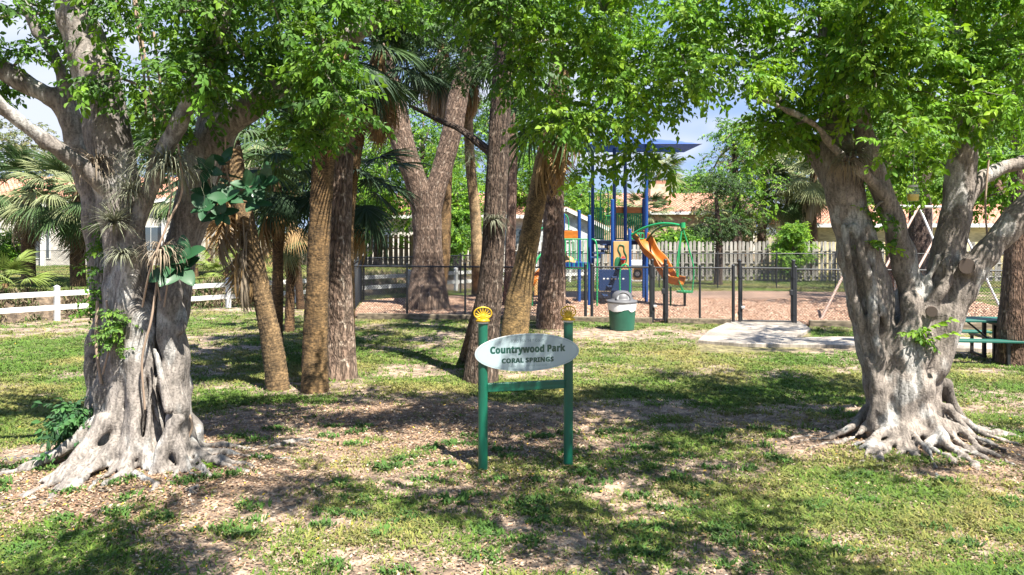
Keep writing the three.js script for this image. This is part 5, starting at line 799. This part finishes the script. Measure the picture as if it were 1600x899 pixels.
  // slides: a trough swept along a curve
  const slide = (pts, w, dep, m, nm) => {
    const c = new THREE.CatmullRomCurve3(pts), n = 48, pos = [], idx = [], prof = [[-0.5, 1], [-0.58, 1.06], [-0.62, 0.98], [-0.56, 0.35], [-0.42, 0.04], [-0.2, -0.02], [0, -0.03], [0.2, -0.02], [0.42, 0.04], [0.56, 0.35], [0.62, 0.98], [0.58, 1.06], [0.5, 1], [0.47, 0.4], [0.36, 0.12], [0, 0.06], [-0.36, 0.12], [-0.47, 0.4]];
    for (let i = 0; i <= n; i++) { const p = c.getPointAt(i / n), tn = c.getTangentAt(i / n), sd = V(-tn.z, 0, tn.x).normalize(), up = sd.clone().cross(tn).normalize(); if (up.y < 0) up.negate(); for (const [x, y] of prof) pos.push(p.x + sd.x * x * w + up.x * y * dep, p.y + up.y * y * dep, p.z + sd.z * x * w + up.z * y * dep); }
    const K = prof.length; for (let i = 0; i < n; i++) for (let j = 0; j < K; j++) { const a = i * K + j, b = i * K + (j + 1) % K; idx.push(a, b, a + K, b, b + K, a + K); } return part(nm, geoOf(pos, idx, pos.flatMap((v, i) => i % 3 ? [] : [0.3, (i / 3 / K | 0) / 20])), m, t);
  };
  slide([Q(993, 372, 26.6), Q(1003, 378, 26.2), Q(1014, 398, 25.8), Q(1027, 412, 25.5), Q(1036, 428, 25.3), Q(1048, 442, 25.1), Q(1064, 446, 24.9)], 0.5, 0.26, M.orange, 'slide');
  slide([Q(880, 404, 25.8), Q(868, 412, 25.6), Q(852, 432, 25.3), Q(838, 444, 25.1), Q(824, 448, 24.9)], 0.45, 0.22, M.orange, 'slide');
  part('end_panel', box(0.36, 0.5, 0.04, 0.03), M.tan, t, Q(843, 450, 24.8)); part('slide_leg', bar(Q(1048, 448, 25.1), V(Q(1048, 0, 25.1).x, 0, Q(1048, 0, 25.1).z), 0.035, 8), M.darkGreen, t);
  { const g = part('bubble_panel', new THREE.SphereGeometry(0.26, 20, 14, 0, 6.283, 0, 1.57).scale(1, 1.1, 0.5), M.tan, t, Q(888, 414, 25.6)); }
  // green bent pipes
  const pp = (l, r = 0.028, nm = 'grab_pole', m = M.playGreen) => part(nm, pipe(l.map(([x, y, d]) => Q(x, y, d)), r, 36, 8), m, t);
  pp([[925, 374, 25.0], [930, 376, 24.9], [933, 392, 24.9], [933, 430, 24.9], [933, 484, 24.9]]); pp([[969, 470, 25.2], [969, 424, 25.2], [971, 417, 25.2], [977, 413, 25.2], [982, 417, 25.2], [984, 424, 25.2], [984, 470, 25.2]]);
  pp([[876, 362, 25.4], [877, 342, 25.4], [882, 335, 25.4], [887, 340, 25.4], [889, 362, 25.4]], 0.02); pp([[939, 345, 27.2], [939, 300, 27.2], [944, 288, 27.2], [949, 296, 27.2], [950, 345, 27.2]], 0.024); pp([[921, 300, 27.4], [922, 380, 27.4]], 0.02);
  pp([[870, 360, 25.8], [850, 356, 25.4], [836, 366, 25.2], [829, 384, 25.1], [834, 402, 25.1]], 0.04, 'arch'); pp([[862, 398, 25.2], [848, 396, 25.0], [838, 408, 24.9], [832, 430, 24.9], [831, 482, 24.9]], 0.038, 'arch'); 
  // overhead arm with the standing spinner
  pp([[986, 368, 26.0], [1005, 357, 25.7], [1030, 350, 25.3], [1050, 350, 25.0], [1066, 353, 24.8]], 0.042, 'spinner_arm'); pp([[1010, 376, 26.3], [1022, 362, 26.0], [1040, 353, 25.3], [1066, 353, 24.8]], 0.035, 'spinner_arm', M.darkGreen);
  part('spinner_hub', new THREE.CylinderGeometry(0.085, 0.085, 0.17, 16), M.playGreen, t, Q(1067, 352, 24.8));
  pp([[1066, 357, 24.8], [1060, 395, 24.75], [1058, 430, 24.7], [1068, 455, 24.75]], 0.022, 'spinner_rod'); pp([[1067, 357, 24.8], [1077, 390, 24.8], [1084, 420, 24.8], [1082, 455, 24.8]], 0.022, 'spinner_rod'); pp([[1066, 357, 24.8], [1062, 395, 24.95], [1060, 435, 24.95], [1066, 455, 24.9]], 0.02, 'spinner_rod');
  part('spinner_seat', new THREE.CylinderGeometry(0.27, 0.26, 0.05, 28), M.playGreen, t, Q(1070, 456, 24.8)); { const c = Q(1070, 458, 24.8); part('spinner_post', bar(V(c.x, -0.05, c.z), c, 0.045, 12), M.blackPaint, t); }
  // shade canopy: four-sided sagging sheet over the tall posts
  { const C = Q(968, 0, 27.2), w = 2.6, dz = 1.4, n = 16, pos = [], idx = []; for (let j = 0; j <= n; j++) for (let i = 0; i <= n; i++) { const u = i / n * 2 - 1, v = j / n * 2 - 1, q = Math.max(Math.abs(u), Math.abs(v)); pos.push(C.x + u * w, 5.38 + 0.6 * (1 - q) - 0.10 * Math.cos(u * 1.57) * Math.cos(v * 1.57), C.z + v * dz); } for (let j = 0; j < n; j++) for (let i = 0; i < n; i++) { const a = j * (n + 1) + i; idx.push(a, a + n + 1, a + 1, a + 1, a + n + 1, a + n + 2); } part('shade_canopy', geoOf(pos, idx), new THREE.MeshPhysicalMaterial({ color: lin(0.012, 0.06, 0.25), roughness: 0.95, transmission: 0.12, thickness: 0, side: THREE.DoubleSide }), t); }
}
// ---------------------------------------------------------------- houses
function tileRoofGeo(w, len, pitch) {                     // a slope: x across, rising from z = 0 (eave) to z = -len; wavy columns and stepped courses
  const per = 0.28, nx = Math.round(w / per) * 4, course = 0.38, rows = Math.ceil(len / course), pos = [], idx = [], col = [];
  for (let j = 0; j < rows; j++) for (let e = 0; e < 2; e++) for (let i = 0; i <= nx; i++) { const x = (i / nx - 0.5) * w, s = Math.min(len, (j + e) * course), y = 0.05 * Math.cos(x / per * 6.283) + (e ? 0 : 0.035), k = 0.8 + 0.45 * hash3(Math.round(x / per), j, 5) - 0.06 * hash3(i, j, 2); pos.push(x, s * Math.sin(pitch) + y * Math.cos(pitch), -s * Math.cos(pitch) + y * Math.sin(pitch)); col.push(k, k, k); }
  const W = nx + 1; for (let j = 0; j < rows; j++) for (let i = 0; i < nx; i++) { const a = j * 2 * W + i; idx.push(a, a + 1, a + W, a + 1, a + W + 1, a + W); } return geoOf(pos, idx, null, col);
}
function house(label, x, z, w, dp, h, wallM, roofM, o = {}) { // front faces +z
  const t = thing('house', label, 'house', V(x, ground(x, z), z), 'houses beyond the fences'), pitch = o.pitch || 0.42, ov = 0.5, half = dp / 2 + ov, L = half / Math.cos(pitch), rise = half * Math.tan(pitch);
  part('wall', box(w, h, 0.2).translate(0, h / 2, dp / 2), wallM, t); part('wall', box(w, h, 0.2).translate(0, h / 2, -dp / 2), wallM, t);
  const gb = (s) => { const sh = new THREE.Shape([[-dp / 2 + 0.1, 0], [dp / 2 - 0.1, 0], [dp / 2 - 0.1, h], [0, h + (dp / 2) * Math.tan(pitch)], [-dp / 2 + 0.1, h]].map((p) => new THREE.Vector2(...p))); part('gable_wall', new THREE.ExtrudeGeometry(sh, { depth: 0.2, bevelEnabled: false }).rotateY(Math.PI / 2), wallM, t, V(s * w / 2 - 0.1, 0, 0)); }; gb(1); gb(-1);
  const g = tileRoofGeo(w + 1, L, pitch); part('roof', g, roofM, t, V(0, h - ov * Math.tan(pitch) + 0.12, half)); part('roof', g, roofM, t, V(0, h - ov * Math.tan(pitch) + 0.12, -half), [0, Math.PI, 0]);
  for (const s of [1, -1]) part('fascia', box(w + 1, 0.22, 0.04), M.whitePaint, t, V(0, h - ov * Math.tan(pitch) + 0.02, s * (half + 0.01)));
  part('soffit', box(w + 0.9, 0.03, ov), M.whitePaint, t, V(0, h - ov * Math.tan(pitch) - 0.06, dp / 2 + ov / 2 - 0.02));
  for (const [wx, wy, ww, wh] of o.windows || []) { const f = part('window', box(ww + 0.12, wh + 0.12, 0.06), M.whitePaint, t, V(wx, wy, dp / 2 + 0.115)); part('pane', box(ww / 2 - 0.03, wh, 0.02), M.glass, f, V(-ww / 4, 0, 0.03)); part('pane', box(ww / 2 - 0.03, wh, 0.02), M.glass, f, V(ww / 4, 0, 0.03)); }
  for (const cx of o.columns || []) part('column', box(0.22, h, 0.22, 0.02), M.whitePaint, t, V(cx, h / 2, dp / 2 + 0.9));
  if (o.chimney) { const c = part('chimney', box(1.5, 1.0, 1.0), M.wallPeach, t, V(o.chimney[0], o.chimney[1], o.chimney[2])); part('chimney_cap', box(0.8, 0.3, 0.7), M.roofTileFlat, c, V(0.15, 0.62, 0)); }
  return t;
}
const hx = (px, d) => (px - 800) / FOCAL * d;
house('pale yellow house with tiled roof behind the swing set', hx(1500, 46), -49.5, 17.0, 7, 2.95, M.wallYellow, M.roofTile, { pitch: 0.30, windows: [[-6.4, 1.7, 1.2, 1.1], [2.5, 1.7, 1.6, 1.1]] });
house('tan house with red tiled roof and chimney behind the slide', hx(1050, 62), -66, 13, 8, 4.1, M.wallTan, M.roofTile, { pitch: 0.36, chimney: [-0.7, 5.9, 2.0], windows: [[-3, 1.6, 1.4, 1.2], [3, 1.6, 1.4, 1.2]] });
house('far house with dark red roof beyond the chimney', hx(1075, 85), -88, 14, 8, 4.2, M.wallWhite, M.roofDark, { pitch: 0.36 });
house('orange walled house with tiled roof left of the canopy posts', hx(925, 66), -70, 9, 8, 2.9, M.wallPeach2, M.roofTile, { pitch: 0.38 });
house('white house with tiled roof behind the forked trunk', hx(690, 50), -54, 13, 8, 3.4, M.wallWhite, M.roofTile, { pitch: 0.35, windows: [[-4, 1.8, 1.5, 1.2], [1, 1.8, 1.5, 1.2], [4.6, 1.8, 1.2, 1.2]] });
house('white porch house with tiled roof across the ditch', hx(60, 44), -48, 18, 8, 3.9, M.wallWhite, M.roofTile, { pitch: 0.33, windows: [[-3, 1.6, 1.8, 1.4], [0.2, 1.5, 1.0, 2.0], [3.6, 1.6, 1.6, 1.4], [6.5, 1.6, 1.2, 1.3]], columns: [-6, -2.9, 0.8, 4, 7.6] });
{ // pale blue gabled garden house
  const d = 42, t = thing('garden_house', 'pale blue gabled house with white trim left of the play structure', 'house', V(hx(888, d), 0, -d - 2), 'houses beyond the fences'), w = 4.4, h = 2.7, rise = 1.05;
  const sh = new THREE.Shape([[-w / 2, 0], [w / 2, 0], [w / 2, h], [0, h + rise], [-w / 2, h]].map((p) => new THREE.Vector2(...p))); part('wall', new THREE.ExtrudeGeometry(sh, { depth: 5, bevelEnabled: false }).translate(0, 0, -5), M.wallBlue, t);
  for (const s of [-1, 1]) { const q = Math.atan2(rise, w / 2), L = Math.hypot(w / 2, rise) + 0.35; part('roof', box(L, 0.1, 5.5), M.roofTileFlat, t, V(s * (L / 2 - 0.03) * Math.cos(q), h + rise + 0.1 - (L / 2) * Math.sin(q), -2.5), [0, 0, -s * q]); part('fascia', box(L, 0.2, 0.06), M.whitePaint, t, V(s * (L / 2 - 0.03) * Math.cos(q), h + rise - 0.0 - (L / 2) * Math.sin(q), 0.27), [0, 0, -s * q]); }
  const f = part('window', box(1.3, 0.75, 0.06), M.whitePaint, t, V(-0.2, 2.25, 0.03)); part('pane', box(1.16, 0.62, 0.03), M.glass, f, V(0, 0, 0.025));
}
{ // small sheds and units beside the picket fence
  const t = thing('utility_unit', 'grey air conditioner on a pad below the orange slide', 'appliance', V(hx(992, 37.6), 0, -37.6)); part('case', box(0.95, 1.0, 0.8, 0.03), M.liner, t, V(0, 0.55, 0)); for (let i = 0; i < 7; i++) part('slat', box(0.8, 0.03, 0.02), M.lid, t, V(0, 0.2 + i * 0.1, 0.405)); part('pad', box(1.2, 0.1, 1.0), M.concrete, t, V(0, 0.03, 0));
}

scene.traverse((o) => { if (o.isMesh) { o.castShadow = true; o.receiveShadow = true; } });
renderer.render(scene, camera);
